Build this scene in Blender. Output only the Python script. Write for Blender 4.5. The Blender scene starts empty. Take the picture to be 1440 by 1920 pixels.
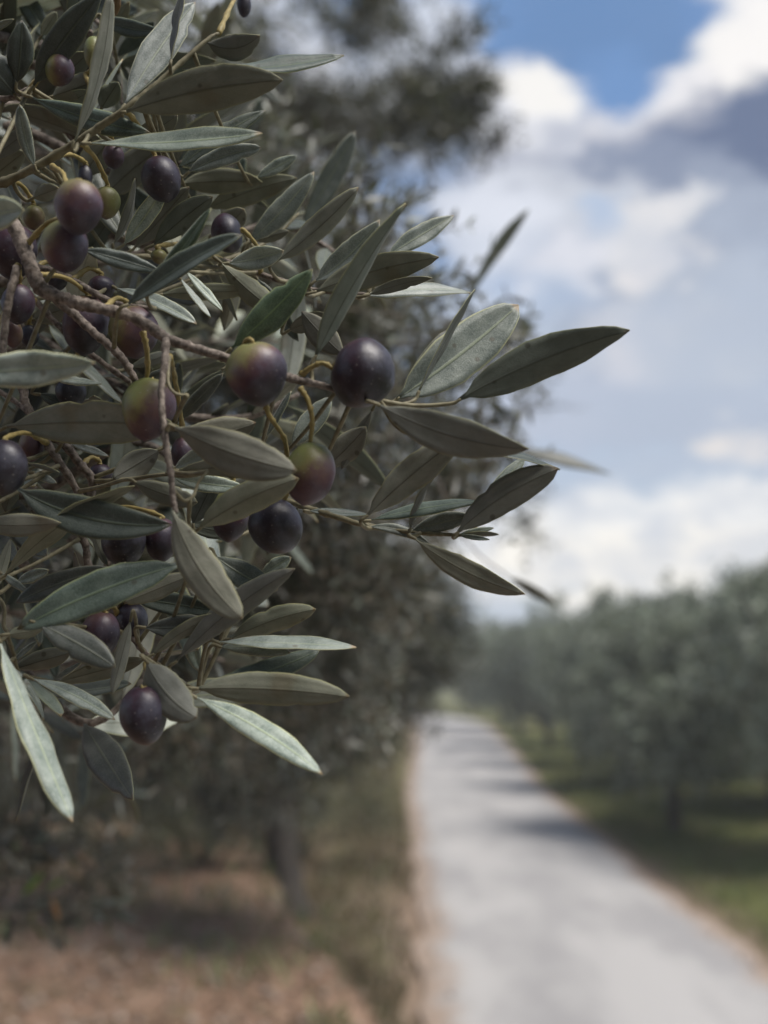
import bpy, math, random
import numpy as np
from mathutils import Vector, Matrix
R = math.radians
scene = bpy.context.scene
COL = scene.collection
random.seed(7)

# ------------------------------------------------------------------ camera
CAM_H = 1.9
FPX = 2000.0                       # focal length in photo pixels (photo 1440 x 1920)
PITCH = math.atan(310 / FPX)
camd = bpy.data.cameras.new('camera')
cam = bpy.data.objects.new('camera', camd)
COL.objects.link(cam)
cam.location = (0, 0, CAM_H)
cam.rotation_euler = (math.pi / 2 + PITCH, 0, 0)
camd.sensor_fit = 'HORIZONTAL'
camd.sensor_width = 36
camd.lens = 36 * FPX / 1440
camd.clip_start = 0.02
camd.clip_end = 3000
camd.dof.use_dof = True
camd.dof.focus_distance = 0.34
camd.dof.aperture_fstop = 9.2
scene.camera = cam
CAMV = np.array((0, 0, CAM_H))
FWD = np.array((0, math.cos(PITCH), math.sin(PITCH)))
UPV = np.array((0, -math.sin(PITCH), math.cos(PITCH)))
RGT = np.array((1.0, 0, 0))


def P(x, y, d):
    """point that stands d metres away along the view axis at photo pixel x, y"""
    return CAMV + d * (FWD + (x - 720) / FPX * RGT + (960 - y) / FPX * UPV)


# ------------------------------------------------------------------ sky and sun
SUN_AZ, SUN_EL = R(122), R(58)      # azimuth clockwise from the view direction
world = bpy.data.worlds.new('World')
scene.world = world
world.use_nodes = True
wn, wl = world.node_tree.nodes, world.node_tree.links
wn.clear()
SKY_STRENGTH = 0.07


def mnode(op, a=None, b=None, c=None, clamp=False):
    n = wn.new('ShaderNodeMath'); n.operation = op; n.use_clamp = clamp
    for i, v in enumerate((a, b, c)):
        if v is None: continue
        if isinstance(v, (int, float)): n.inputs[i].default_value = v
        else: wl.new(v, n.inputs[i])
    return n.outputs[0]


def smooth(v, lo, hi):
    n = wn.new('ShaderNodeMapRange'); n.interpolation_type = 'SMOOTHSTEP'
    wl.new(v, n.inputs['Value'])
    n.inputs['From Min'].default_value = lo; n.inputs['From Max'].default_value = hi
    return n.outputs[0]


def wmix(fac, a, b):
    n = wn.new('ShaderNodeMix'); n.data_type = 'RGBA'
    if isinstance(fac, float): n.inputs[0].default_value = fac
    else: wl.new(fac, n.inputs[0])
    for v, s in ((a, 6), (b, 7)):
        if isinstance(v, tuple): n.inputs[s].default_value = tuple(c * .60 / SKY_STRENGTH for c in v) + (1,)
        else: wl.new(v, n.inputs[s])
    return n.outputs[2]


tc = wn.new('ShaderNodeTexCoord')
sep = wn.new('ShaderNodeSeparateXYZ'); wl.new(tc.outputs['Generated'], sep.inputs[0])


def wnoise(scale, detail=5.0, rough=0.55, off=0.0):
    mp = wn.new('ShaderNodeMapping'); mp.inputs['Scale'].default_value = (1, 1, 1.9); mp.inputs['Location'].default_value = (off, off * .7, off * .3)
    wl.new(tc.outputs['Generated'], mp.inputs[0])
    n = wn.new('ShaderNodeTexNoise'); n.inputs['Scale'].default_value = scale
    n.inputs['Detail'].default_value = detail; n.inputs['Roughness'].default_value = rough
    wl.new(mp.outputs[0], n.inputs['Vector'])
    return n


skyt = wn.new('ShaderNodeTexSky'); skyt.sky_type = 'NISHITA'; skyt.sun_disc = False
skyt.sun_elevation = SUN_EL; skyt.sun_rotation = SUN_AZ
skyt.air_density = 1.0; skyt.dust_density = 0.6; skyt.ozone_density = 1.5
az0 = mnode('ARCTAN2', sep.outputs[0], sep.outputs[1])
el0 = mnode('ARCSINE', sep.outputs[2])
wa = wnoise(7.0, 5, .6, 3.1); wsep = wn.new('ShaderNodeSeparateColor'); wl.new(wa.outputs['Color'], wsep.inputs[0])
wb = wnoise(21.0, 5, .65, 6.2); wsep2 = wn.new('ShaderNodeSeparateColor'); wl.new(wb.outputs['Color'], wsep2.inputs[0])
az = mnode('ADD', az0, mnode('ADD', mnode('MULTIPLY', mnode('SUBTRACT', wsep.outputs[0], .5), .16), mnode('MULTIPLY', mnode('SUBTRACT', wsep2.outputs[0], .5), .085)))
el = mnode('ADD', el0, mnode('ADD', mnode('MULTIPLY', mnode('SUBTRACT', wsep.outputs[1], .5), .11), mnode('MULTIPLY', mnode('SUBTRACT', wsep2.outputs[1], .5), .075)))
# broken cloud everywhere in the sky
cov = smooth(wnoise(3.2, 6, .6, 1.7).outputs['Fac'], .40, .60)
tone = smooth(wnoise(5.5, 5, .6, 8.3).outputs['Fac'], .38, .62)
cloudc = wmix(tone, (.30, .34, .42), (.66, .67, .70))
col = wmix(mnode('MULTIPLY', cov, .9), skyt.outputs[0], cloudc)
# thin pale veil low down
veil = smooth(el0, .36, .10)
col = wmix(mnode('MULTIPLY', veil, .62), col, (.56, .62, .72))
veil2 = smooth(el0, .46, .36)
# the clouds that stand in this part of the sky: azimuth, elevation, size, colour, strength


def ang(x, y):
    v = P(x, y, 1) - CAMV; v = v / np.linalg.norm(v)
    return math.atan2(v[0], v[1]), math.asin(v[2])


CLOUDS = [  # x, y, rx, ry, colour, strength
    (1090, 30, 330, 190, (.135, .25, .47), .97), (760, -60, 240, 160, (.16, .29, .54), .8), (1500, -110, 260, 130, (.145, .27, .52), .9),
    (1130, 200, 130, 90, (.16, .29, .54), .9),
    (1020, 300, 190, 90, (.50, .52, .59), .9), (945, 190, 135, 88, (.74, .75, .80), .95), (990, 172, 82, 66, (.86, .845, .825), 1.0),
    (800, 90, 120, 110, (.66, .69, .76), .8),
    (1390, 80, 130, 88, (.86, .845, .825), 1.0), (1275, 165, 105, 62, (.80, .79, .81), .95), (1160, 225, 95, 40, (.68, .68, .72), .8),
    (1470, 40, 150, 90, (.88, .86, .85), .9),
    (1390, 275, 260, 110, (.145, .185, .29), 1.0), (1200, 325, 180, 70, (.25, .295, .40), .92),
    (1040, 395, 210, 60, (.58, .61, .68), .85), (1340, 430, 240, 105, (.36, .41, .51), .92), (1250, 370, 70, 34, (.66, .67, .71), .8),
    (1180, 450, 90, 75, (.76, .75, .76), .9), (1235, 520, 70, 48, (.76, .74, .75), .85), (1050, 505, 105, 58, (.72, .73, .79), .9), (1100, 410, 55, 38, (.36, .49, .70), .6),
    (900, 430, 120, 75, (.70, .73, .81), .9), (880, 560, 140, 70, (.56, .63, .76), .6), (1000, 590, 130, 55, (.48, .56, .70), .6),
    (1190, 660, 125, 75, (.66, .66, .71), .8), (1380, 620, 190, 110, (.47, .52, .61), .85), (1080, 760, 250, 75, (.46, .51, .62), .9),
    (1330, 780, 250, 75, (.42, .48, .59), .9), (1410, 832, 95, 45, (.88, .81, .74), .95), (1190, 895, 320, 60, (.44, .52, .64), .88),
    (1200, 1005, 560, 95, (.86, .855, .84), .94), (1130, 1050, 420, 75, (.97, .93, .85), .92),
]
for (x, y, rx, ry, c, s) in CLOUDS:
    a, e = ang(x, y)
    dx = mnode('DIVIDE', mnode('SUBTRACT', az, a), rx / FPX)
    dy = mnode('DIVIDE', mnode('SUBTRACT', el, e), ry / FPX)
    r2 = mnode('ADD', mnode('MULTIPLY', dx, dx), mnode('MULTIPLY', dy, dy))
    m = mnode('MULTIPLY', smooth(r2, 1.55, .15), s)
    col = wmix(m, col, c)
mott = smooth(wnoise(17.0, 5, .62, 5.5).outputs['Fac'], .38, .66)
col = wmix(mnode('MULTIPLY', mnode('MULTIPLY', mott, veil2), .55), col, (.44, .50, .61))
bg = wn.new('ShaderNodeBackground'); bg.inputs['Strength'].default_value = SKY_STRENGTH
wl.new(col, bg.inputs['Color'])
wo = wn.new('ShaderNodeOutputWorld'); wl.new(bg.outputs[0], wo.inputs[0])
world.cycles.sampling_method = 'MANUAL'; world.cycles.sample_map_resolution = 512

sund = bpy.data.lights.new('sun', 'SUN'); sund.energy = 2.8; sund.angle = R(32); sund.color = (1, .95, .88)
sun = bpy.data.objects.new('sun', sund); COL.objects.link(sun)
sdir = Vector((math.sin(SUN_AZ) * math.cos(SUN_EL), math.cos(SUN_AZ) * math.cos(SUN_EL), math.sin(SUN_EL)))
sun.rotation_euler = sdir.to_track_quat('Z', 'Y').to_euler()
scene.view_settings.view_transform = 'Standard'
scene.view_settings.look = 'None'
scene.view_settings.exposure = 0.9
scene.view_settings.gamma = 1
scene.view_settings.use_curve_mapping = False
scene.cycles.use_denoising = True
scene.cycles.max_bounces = 6
scene.cycles.transmission_bounces = 3
scene.cycles.transparent_max_bounces = 4
scene.cycles.sample_clamp_indirect = 6


# ------------------------------------------------------------------ helpers
def tag(o, label=None, cat=None, group=None, kind=None):
    if label: o['label'] = label
    if cat: o['category'] = cat
    if group: o['group'] = group
    if kind: o['kind'] = kind
    return o


def link(name, data, parent=None):
    o = bpy.data.objects.new(name, data); COL.objects.link(o)
    if parent: o.parent = parent
    return o


def empty(name, loc):
    o = link(name, None); o.location = loc; o.empty_display_size = .02
    return o


def mesh_np(name, verts, faces, mats, smooth=True, mat_idx=None, uv=None):
    """verts (n,3); faces: (m,k) int array or list of such arrays; uv per vertex"""
    me = bpy.data.meshes.new(name)
    verts = np.asarray(verts, dtype=np.float32)
    if not isinstance(faces, list): faces = [faces]
    faces = [np.asarray(f, dtype=np.int32) for f in faces if len(f)]
    loops = np.concatenate([f.ravel() for f in faces])
    sizes = np.concatenate([np.full(len(f), f.shape[1], dtype=np.int32) for f in faces])
    starts = np.concatenate([[0], np.cumsum(sizes)[:-1]]).astype(np.int32)
    me.vertices.add(len(verts)); me.vertices.foreach_set('co', verts.ravel())
    me.loops.add(len(loops)); me.loops.foreach_set('vertex_index', loops)
    me.polygons.add(len(sizes)); me.polygons.foreach_set('loop_start', starts); me.polygons.foreach_set('loop_total', sizes)
    if smooth: me.polygons.foreach_set('use_smooth', np.ones(len(sizes), dtype=bool))
    if mat_idx is not None: me.polygons.foreach_set('material_index', np.asarray(mat_idx, dtype=np.int32))
    for m in (mats if isinstance(mats, (list, tuple)) else [mats]): me.materials.append(m)
    if uv is not None:
        l = me.uv_layers.new(name='UVMap')
        l.data.foreach_set('uv', np.asarray(uv, dtype=np.float32)[loops].ravel())
    me.update(calc_edges=True); me.validate()
    return me


def spline(pts, n=6):
    """Catmull-Rom through pts (each row any number of columns)"""
    p = np.asarray(pts, float)
    if len(p) < 3:
        t = np.linspace(0, 1, n + 1)[:, None]
        return p[0] * (1 - t) + p[-1] * t
    e = np.vstack([2 * p[0] - p[1], p, 2 * p[-1] - p[-2]])
    out = []
    for i in range(1, len(e) - 2):
        a, b, c, d = e[i - 1], e[i], e[i + 1], e[i + 2]
        for t in np.linspace(0, 1, n, endpoint=False):
            out.append(.5 * ((2 * b) + (-a + c) * t + (2 * a - 5 * b + 4 * c - d) * t * t + (-a + 3 * b - 3 * c + d) * t ** 3))
    out.append(p[-1])
    return np.array(out)


def tube_arrays(pts, rad, sides=8, bump=0.0, rng=None, off=0):
    pts = np.asarray(pts, float); n = len(pts)
    rad = np.broadcast_to(np.asarray(rad, float), (n,)).copy()
    tan = np.gradient(pts, axis=0); tan /= (np.linalg.norm(tan, axis=1)[:, None] + 1e-12)
    ref = np.array((0.13, 0.31, .94)) if abs(tan[0][2]) < .85 else np.array((.95, .2, .1))
    u = np.cross(tan[0], ref); u /= np.linalg.norm(u)
    vs = []
    for i in range(n):
        u = u - tan[i] * np.dot(u, tan[i]); u /= np.linalg.norm(u)
        w = np.cross(tan[i], u)
        for k in range(sides):
            a = 2 * math.pi * k / sides
            r = rad[i] * (1 + (rng.normal() * bump if rng is not None else 0))
            vs.append(pts[i] + (u * math.cos(a) + w * math.sin(a)) * r)
    vs.append(pts[0] - tan[0] * rad[0] * .3); vs.append(pts[-1] + tan[-1] * rad[-1] * .5)
    q, tr = [], []
    for i in range(n - 1):
        for k in range(sides):
            k2 = (k + 1) % sides
            q.append((i * sides + k, i * sides + k2, (i + 1) * sides + k2, (i + 1) * sides + k))
    for k in range(sides):
        k2 = (k + 1) % sides
        tr.append((n * sides, k2, k)); tr.append((n * sides + 1, (n - 1) * sides + k, (n - 1) * sides + k2))
    return np.array(vs), np.array(q) + off, np.array(tr) + off


def tubes_mesh(name, tubes, mat, sides=8, bump=.06, seed=0, origin=(0, 0, 0)):
    rng = np.random.default_rng(seed)
    V, Q, T, off = [], [], [], 0
    for pts, rad in tubes:
        v, q, t = tube_arrays(pts, rad, sides, bump, rng, off)
        V.append(v); Q.append(q); T.append(t); off += len(v)
    return mesh_np(name, np.vstack(V) - np.asarray(origin), [np.vstack(Q), np.vstack(T)], mat)


# ------------------------------------------------------------------ materials
def new_mat(name):
    m = bpy.data.materials.new(name); m.use_nodes = True
    nt = m.node_tree; nt.nodes.clear()
    out = nt.nodes.new('ShaderNodeOutputMaterial'); b = nt.nodes.new('ShaderNodeBsdfPrincipled')
    nt.links.new(b.outputs[0], out.inputs[0])
    return m, nt, b, out


class N:
    """small node-building shorthand for one tree"""
    def __init__(s, nt): s.nt = nt
    def new(s, t, **k):
        n = s.nt.nodes.new(t)
        for a, v in k.items(): setattr(n, a, v)
        return n
    def put(s, sock, v):
        if v is None: return
        if hasattr(v, 'is_output'): s.nt.links.new(v, sock)
        elif isinstance(v, (tuple, list)) and sock.type == 'RGBA': sock.default_value = tuple(v) + (1,) if len(v) == 3 else v
        else: sock.default_value = v
    def math(s, op, a, b=None, c=None):
        n = s.new('ShaderNodeMath', operation=op)
        for i, v in enumerate((a, b, c)): s.put(n.inputs[i], v)
        return n.outputs[0]
    def mix(s, f, a, b, blend='MIX'):
        n = s.new('ShaderNodeMix', data_type='RGBA', blend_type=blend)
        s.put(n.inputs[0], f); s.put(n.inputs[6], a); s.put(n.inputs[7], b)
        return n.outputs[2]
    def step(s, v, lo, hi):
        n = s.new('ShaderNodeMapRange', interpolation_type='SMOOTHSTEP')
        s.put(n.inputs['Value'], v); n.inputs['From Min'].default_value = lo; n.inputs['From Max'].default_value = hi
        return n.outputs[0]
    def noise(s, scale, detail=3.0, rough=.55, vec=None, out='Fac'):
        n = s.new('ShaderNodeTexNoise'); n.inputs['Scale'].default_value = scale
        n.inputs['Detail'].default_value = detail; n.inputs['Roughness'].default_value = rough
        s.put(n.inputs['Vector'], vec)
        return n.outputs[out]
    def obj(s): return s.new('ShaderNodeTexCoord').outputs['Object']
    def info(s, o): return s.new('ShaderNodeObjectInfo').outputs[o]
    def ramp(s, v, stops):
        n = s.new('ShaderNodeValToRGB'); s.put(n.inputs[0], v); e = n.color_ramp.elements
        while len(e) < len(stops): e.new(.5)
        for i, (p, c) in enumerate(stops): e[i].position = p; e[i].color = tuple(c) + (1,)
        return n.outputs[0]
    def bump(s, h, strength, dist, target):
        n = s.new('ShaderNodeBump'); n.inputs['Strength'].default_value = strength; n.inputs['Distance'].default_value = dist
        s.put(n.inputs['Height'], h); s.nt.links.new(n.outputs[0], target)


def leaf_material(name, upper):
    m, nt, b, out = new_mat(name); n = N(nt)
    uv = n.new('ShaderNodeUVMap').outputs[0]
    sp = n.new('ShaderNodeSeparateXYZ'); nt.links.new(uv, sp.inputs[0])
    oc = n.obj(); tint = n.info('Color'); rnd = n.info('Random')
    d = n.math('ABSOLUTE', n.math('SUBTRACT', sp.outputs[1], .5))
    mid = n.step(d, .045, .012)
    # side veins run forward from the midrib
    vein = n.math('SINE', n.math('MULTIPLY', n.math('SUBTRACT', sp.outputs[0], n.math('MULTIPLY', d, .55)), 78.0))
    vein = n.math('MULTIPLY', n.step(vein, .72, 1.0), n.noise(260, 2, .5, oc))
    blot = n.noise(170, 4, .6, oc)
    fleck = n.noise(2300, 3, .6, oc)
    if upper:
        c = n.mix(n.step(blot, .35, .68), (.050, .063, .053), (.105, .118, .100))
        c = n.mix(n.math('MULTIPLY', n.step(fleck, .36, .72), .42), c, (.22, .23, .205))
        c = n.mix(n.math('MULTIPLY', mid, .65), c, (.17, .19, .12))
        c = n.mix(n.math('MULTIPLY', vein, .30), c, (.13, .15, .11))
        rough = n.math('ADD', .34, n.math('MULTIPLY', fleck, .25))
    else:
        c = n.mix(n.step(blot, .3, .7), (.185, .194, .162), (.245, .250, .215))
        c = n.mix(n.math('MULTIPLY', n.step(fleck, .45, .65), .35), c, (.25, .25, .215))
        c = n.mix(n.math('MULTIPLY', mid, .5), c, (.085, .080, .055))
        c = n.mix(n.math('MULTIPLY', vein, .16), c, (.08, .08, .05))
        c = n.mix(n.math('MULTIPLY', n.step(n.noise(60, 2, .5, oc), .60, .75), .35), c, (.16, .115, .06))
        rough = n.math('ADD', .55, n.math('MULTIPLY', fleck, .25))
    c = n.mix(n.math('MULTIPLY', n.step(d, .452, .488), .6), c, (.33, .32, .17))
    c = n.mix(n.math('MULTIPLY', n.step(n.math('ADD', sp.outputs[0], n.math('MULTIPLY', n.math('SUBTRACT', blot, .5), .12)), .955, .995), .7), c, (.16, .10, .05))
    # worn brown spots here and there
    sp2 = n.new('ShaderNodeTexVoronoi'); sp2.inputs['Scale'].default_value = 95; nt.links.new(oc, sp2.inputs['Vector'])
    c = n.mix(n.math('MULTIPLY', n.step(sp2.outputs['Distance'], .11, .05), .6), c, (.045, .034, .02))
    h = n.new('ShaderNodeHueSaturation'); n.put(h.inputs['Color'], c)
    n.put(h.inputs['Value'], n.math('ADD', .78, n.math('MULTIPLY', rnd, .46)))
    n.put(h.inputs['Saturation'], n.math('ADD', .75, n.math('MULTIPLY', rnd, .5)))
    c = n.mix(1.0, h.outputs[0], tint, 'MULTIPLY')
    n.put(b.inputs['Base Color'], c); n.put(b.inputs['Roughness'], rough)
    b.inputs['Specular IOR Level'].default_value = .60 if upper else .30
    b.inputs['Sheen Weight'].default_value = .30 if upper else .10; b.inputs['Sheen Roughness'].default_value = .4
    hgt = n.math('ADD', n.math('MULTIPLY', fleck, .5), n.math('SUBTRACT', n.math('MULTIPLY', blot, 1.2), n.math('MULTIPLY', mid, 1.0)))
    n.bump(hgt, .55, .0004, b.inputs['Normal'])
    tr = n.new('ShaderNodeBsdfTranslucent'); n.put(tr.inputs[0], n.mix(1.0, (.13, .14, .085), tint, 'MULTIPLY'))
    mx = n.new('ShaderNodeMixShader'); mx.inputs[0].default_value = .22
    nt.links.new(b.outputs[0], mx.inputs[1]); nt.links.new(tr.outputs[0], mx.inputs[2]); nt.links.new(mx.outputs[0], out.inputs[0])
    return m


M = {}
M['leaf_top'] = leaf_material('leaf_upper_face', True)
M['leaf_under'] = leaf_material('leaf_under_face', False)


def simple(name, c1, c2, scale, rough=.7, bump=.0, bdist=.001, detail=4, tintable=False, spec=.3):
    m, nt, b, out = new_mat(name); n = N(nt); oc = n.obj()
    f = n.noise(scale, detail, .6, oc)
    c = n.mix(n.step(f, .32, .68), c1, c2)
    if tintable: c = n.mix(1.0, c, n.info('Color'), 'MULTIPLY')
    n.put(b.inputs['Base Color'], c); b.inputs['Roughness'].default_value = rough
    b.inputs['Specular IOR Level'].default_value = spec
    if bump: n.bump(f, bump, bdist, b.inputs['Normal'])
    M[name] = m
    return m


simple('leaf_margin', (.26, .27, .14), (.34, .33, .18), 300, .55)
simple('bark_twig', (.075, .060, .050), (.25, .21, .18), 520, .8, .8, .0006, tintable=True)
simple('green_twig', (.12, .105, .062), (.21, .19, .12), 300, .6, .3, .0003, tintable=True)
simple('stalk', (.20, .16, .06), (.32, .25, .10), 350, .55, .3, .0003)
simple('bark_trunk', (.018, .015, .013), (.065, .056, .048), 16, .9, .9, .02)


def olive_material():
    m, nt, b, out = new_mat('olive_skin'); n = N(nt); oc = n.obj()
    at = n.new('ShaderNodeAttribute'); at.attribute_name = 'ripe'
    ripe = n.math('ADD', at.outputs['Fac'], n.math('MULTIPLY', n.math('SUBTRACT', n.noise(130, 6, .7, oc), .5), .62))
    c = n.ramp(ripe, [(0, (.150, .170, .055)), (.22, (.165, .145, .058)), (.40, (.105, .060, .052)), (.58, (.060, .026, .037)), (.78, (.021, .012, .020)), (1, (.008, .007, .011))])
    vo = n.new('ShaderNodeTexVoronoi'); vo.inputs['Scale'].default_value = 620; nt.links.new(oc, vo.inputs['Vector'])
    dots = n.math('MULTIPLY', n.step(vo.outputs['Distance'], .22, .10), n.step(n.noise(900, 1, .5, oc), .45, .6))
    c = n.mix(n.math('MULTIPLY', dots, .35), c, (.30, .27, .24))
    bloom = n.math('MULTIPLY', n.step(n.noise(120, 5, .7, oc), .40, .68), .30)
    bloom = n.math('MULTIPLY', bloom, n.step(ripe, .3, .7))
    c = n.mix(bloom, c, (.13, .13, .18))
    n.put(b.inputs['Base Color'], c)
    n.put(b.inputs['Roughness'], n.math('ADD', .27, n.math('MULTIPLY', n.noise(200, 4, .6, oc), .34)))
    b.inputs['Specular IOR Level'].default_value = .5
    b.inputs['Subsurface Weight'].default_value = .0
    n.bump(n.math('ADD', n.noise(240, 4, .6, oc), n.math('MULTIPLY', dots, .15)), .25, .0008, b.inputs['Normal'])
    return m


M['olive'] = olive_material()


def crown_material(name, top, under, var=.5):
    """two-faced small leaves of a crown seen from afar"""
    m, nt, b, out = new_mat(name); n = N(nt)
    g = n.new('ShaderNodeNewGeometry')
    rnd = g.outputs['Random Per Island']
    c = n.mix(g.outputs['Backfacing'], top, under)
    h = n.new('ShaderNodeHueSaturation'); n.put(h.inputs['Color'], c)
    n.put(h.inputs['Value'], n.math('ADD', 1 - var, n.math('MULTIPLY', rnd, 2 * var)))
    n.put(h.inputs['Hue'], n.math('ADD', .485, n.math('MULTIPLY', n.math('FRACT', n.math('MULTIPLY', rnd, 7.31)), .03)))
    n.put(b.inputs['Base Color'], h.outputs[0]); b.inputs['Roughness'].default_value = .42
    b.inputs['Specular IOR Level'].default_value = .45
    tr = n.new('ShaderNodeBsdfTranslucent'); tr.inputs[0].default_value = (.11, .13, .05, 1)
    mx = n.new('ShaderNodeMixShader'); mx.inputs[0].default_value = .16
    nt.links.new(b.outputs[0], mx.inputs[1]); nt.links.new(tr.outputs[0], mx.inputs[2]); nt.links.new(mx.outputs[0], out.inputs[0])
    M[name] = m
    return m


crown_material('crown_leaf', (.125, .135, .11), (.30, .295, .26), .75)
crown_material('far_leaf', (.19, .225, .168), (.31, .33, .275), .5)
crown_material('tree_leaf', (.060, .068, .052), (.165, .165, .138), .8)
crown_material('shrub_leaf', (.080, .085, .045), (.13, .12, .075))
crown_material('grass_blade', (.095, .125, .036), (.095, .125, .036), .55)
crown_material('dry_grass', (.135, .105, .060), (.135, .105, .060), .5)
crown_material('litter', (.17, .115, .072), (.23, .175, .125), .75)

# ------------------------------------------------------------------ ground and road
ROAD = spline([(1.30, -4, 1.25), (1.36, 4, 1.22), (1.42, 8, 1.18), (1.50, 13, 1.16), (1.66, 20, 1.26), (2.18, 30, 1.38), (2.6, 40, 1.5), (2.7, 47, 1.55),
               (1.6, 53, 1.6), (-1.2, 57, 1.6), (-5, 60, 1.6), (-14, 64, 1.6)], 10)


def road_x(y):
    yy = np.clip(y, -4, 50)
    return np.interp(yy, ROAD[:100, 1], ROAD[:100, 0])


def road_w(y):
    return np.interp(np.clip(y, -4, 50), ROAD[:100, 1], ROAD[:100, 2])


def hash_noise(x, y, s, seed):
    rng = np.random.default_rng(seed); g = rng.random((64, 64))
    fx, fy = x * s, y * s
    ix, iy = np.floor(fx).astype(int), np.floor(fy).astype(int); tx, ty = fx - ix, fy - iy
    tx, ty = tx * tx * (3 - 2 * tx), ty * ty * (3 - 2 * ty)
    v = lambda a, b: g[a % 64, b % 64]
    return (v(ix, iy) * (1 - tx) + v(ix + 1, iy) * tx) * (1 - ty) + (v(ix, iy + 1) * (1 - tx) + v(ix + 1, iy + 1) * tx) * ty


def sstep(v, lo, hi):
    t = np.clip((v - lo) / (hi - lo), 0, 1); return t * t * (3 - 2 * t)


def ground_z(x, y):
    x = np.asarray(x, float); y = np.asarray(y, float)
    lx = road_x(y) - road_w(y) - x                     # distance left of the road edge
    rx = x - road_x(y) - road_w(y)
    near = sstep(-np.abs(y), -70, -45)
    ledge = np.clip(.22 + .30 * (y - 5.7), .05, .85) + (hash_noise(x, y, 3.1, 6) - .5) * .12
    bank = .14 * sstep(lx, .0, .35) + .34 * sstep(lx, ledge, ledge + .26) + .30 * sstep(lx, 1.5, 6) - .05 * np.exp(-((lx - ledge) / .07) ** 2) * (y < 8)
    bank = bank * near
    right = (.05 * sstep(rx, .0, .4) + .10 * sstep(rx, 1.0, 5)) * near
    rough = (hash_noise(x, y, 2.3, 1) - .5) * .05 + (hash_noise(x, y, 7.1, 2) - .5) * .025 + (hash_noise(x, y, 19., 3) - .5) * .012
    m = sstep(np.maximum(lx, rx), .0, .3)
    base = -0.03 * (1 - m)
    return base + bank + right + rough * m


def axis(lo, hi, parts):
    return np.unique(np.concatenate([np.arange(a, b, s) for a, b, s in parts] + [[hi]]))


gx = axis(0, 900, [(-900, -60, 60), (-60, -12, 3), (-12, -3, .35), (-3, 5, .07), (5, 14, .4), (14, 60, 4), (60, 900, 60)])
gy = axis(0, 900, [(-900, -40, 60), (-40, 3, 2), (3, 12, .07), (12, 24, .2), (24, 60, .8), (60, 120, 6), (120, 900, 60)])
X, Y = np.meshgrid(gx, gy)
Z = ground_z(X, Y)
nx, ny = len(gx), len(gy)
ii, jj = np.meshgrid(np.arange(nx - 1), np.arange(ny - 1))
q0 = (jj * nx + ii).ravel()
gf = np.stack([q0, q0 + 1, q0 + nx + 1, q0 + nx], 1)


def ground_material():
    m, nt, b, out = new_mat('soil_and_grass'); n = N(nt); oc = n.obj()
    sp = n.new('ShaderNodeSeparateXYZ'); nt.links.new(oc, sp.inputs[0])
    big = n.noise(.9, 4, .6, oc); mid = n.noise(5, 5, .65, oc); fine = n.noise(34, 4, .7, oc)
    soil = n.mix(n.step(mid, .35, .65), (.165, .100, .068), (.285, .188, .132))
    soil = n.mix(n.math('MULTIPLY', n.step(fine, .5, .72), .6), soil, (.31, .24, .185))
    soil = n.mix(n.math('MULTIPLY', n.step(n.noise(2.1, 4, .6, oc), .54, .66), .6), soil, (.075, .075, .035))
    green = n.mix(n.step(mid, .35, .66), (.095, .115, .036), (.15, .14, .058))
    green = n.mix(n.math('MULTIPLY', n.step(big, .5, .64), .55), green, (.150, .125, .062))
    jx = n.math('ADD', sp.outputs[0], n.math('MULTIPLY', n.math('SUBTRACT', mid, .5), .7))
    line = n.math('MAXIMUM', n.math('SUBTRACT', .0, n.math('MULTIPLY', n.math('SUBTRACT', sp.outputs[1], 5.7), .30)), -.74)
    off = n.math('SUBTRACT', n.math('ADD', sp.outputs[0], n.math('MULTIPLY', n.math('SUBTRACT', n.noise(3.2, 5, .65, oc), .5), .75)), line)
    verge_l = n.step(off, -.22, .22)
    dark_band = n.math('MULTIPLY', n.step(n.math('ABSOLUTE', n.math('ADD', off, .02)), .13, .03), n.step(sp.outputs[1], 9.4, 8.2))  # darker band of ground colour along the bank's ledge
    soil = n.mix(n.math('MULTIPLY', dark_band, .7), soil, (.035, .028, .022))
    c = n.mix(verge_l, soil, n.mix(n.math('MULTIPLY', dark_band, .8), n.mix(.80, green, (.145, .11, .075)), (.04, .033, .024)))
    c = n.mix(n.math('MULTIPLY', n.step(n.math('ADD', sp.outputs[0], n.math('MULTIPLY', n.math('SUBTRACT', mid, .5), .3)), -.06, .14), n.step(sp.outputs[1], 40, 20)), c, n.mix(n.step(fine, .4, .65), (.19, .135, .095), (.29, .22, .165)))
    c = n.mix(n.step(jx, 2.55, 2.95), c, green)
    c = n.mix(n.math('MULTIPLY', n.step(sp.outputs[1], 11, 15), n.step(jx, 1.0, .2)), c, n.mix(.4, green, (.10, .085, .045)))
    n.put(b.inputs['Base Color'], c); b.inputs['Roughness'].default_value = .95
    b.inputs['Specular IOR Level'].default_value = .15
    n.bump(n.math('ADD', mid, fine), .8, .03, b.inputs['Normal'])
    return m


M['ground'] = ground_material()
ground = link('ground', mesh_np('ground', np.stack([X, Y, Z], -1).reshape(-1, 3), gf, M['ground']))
tag(ground, kind='structure')


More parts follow.
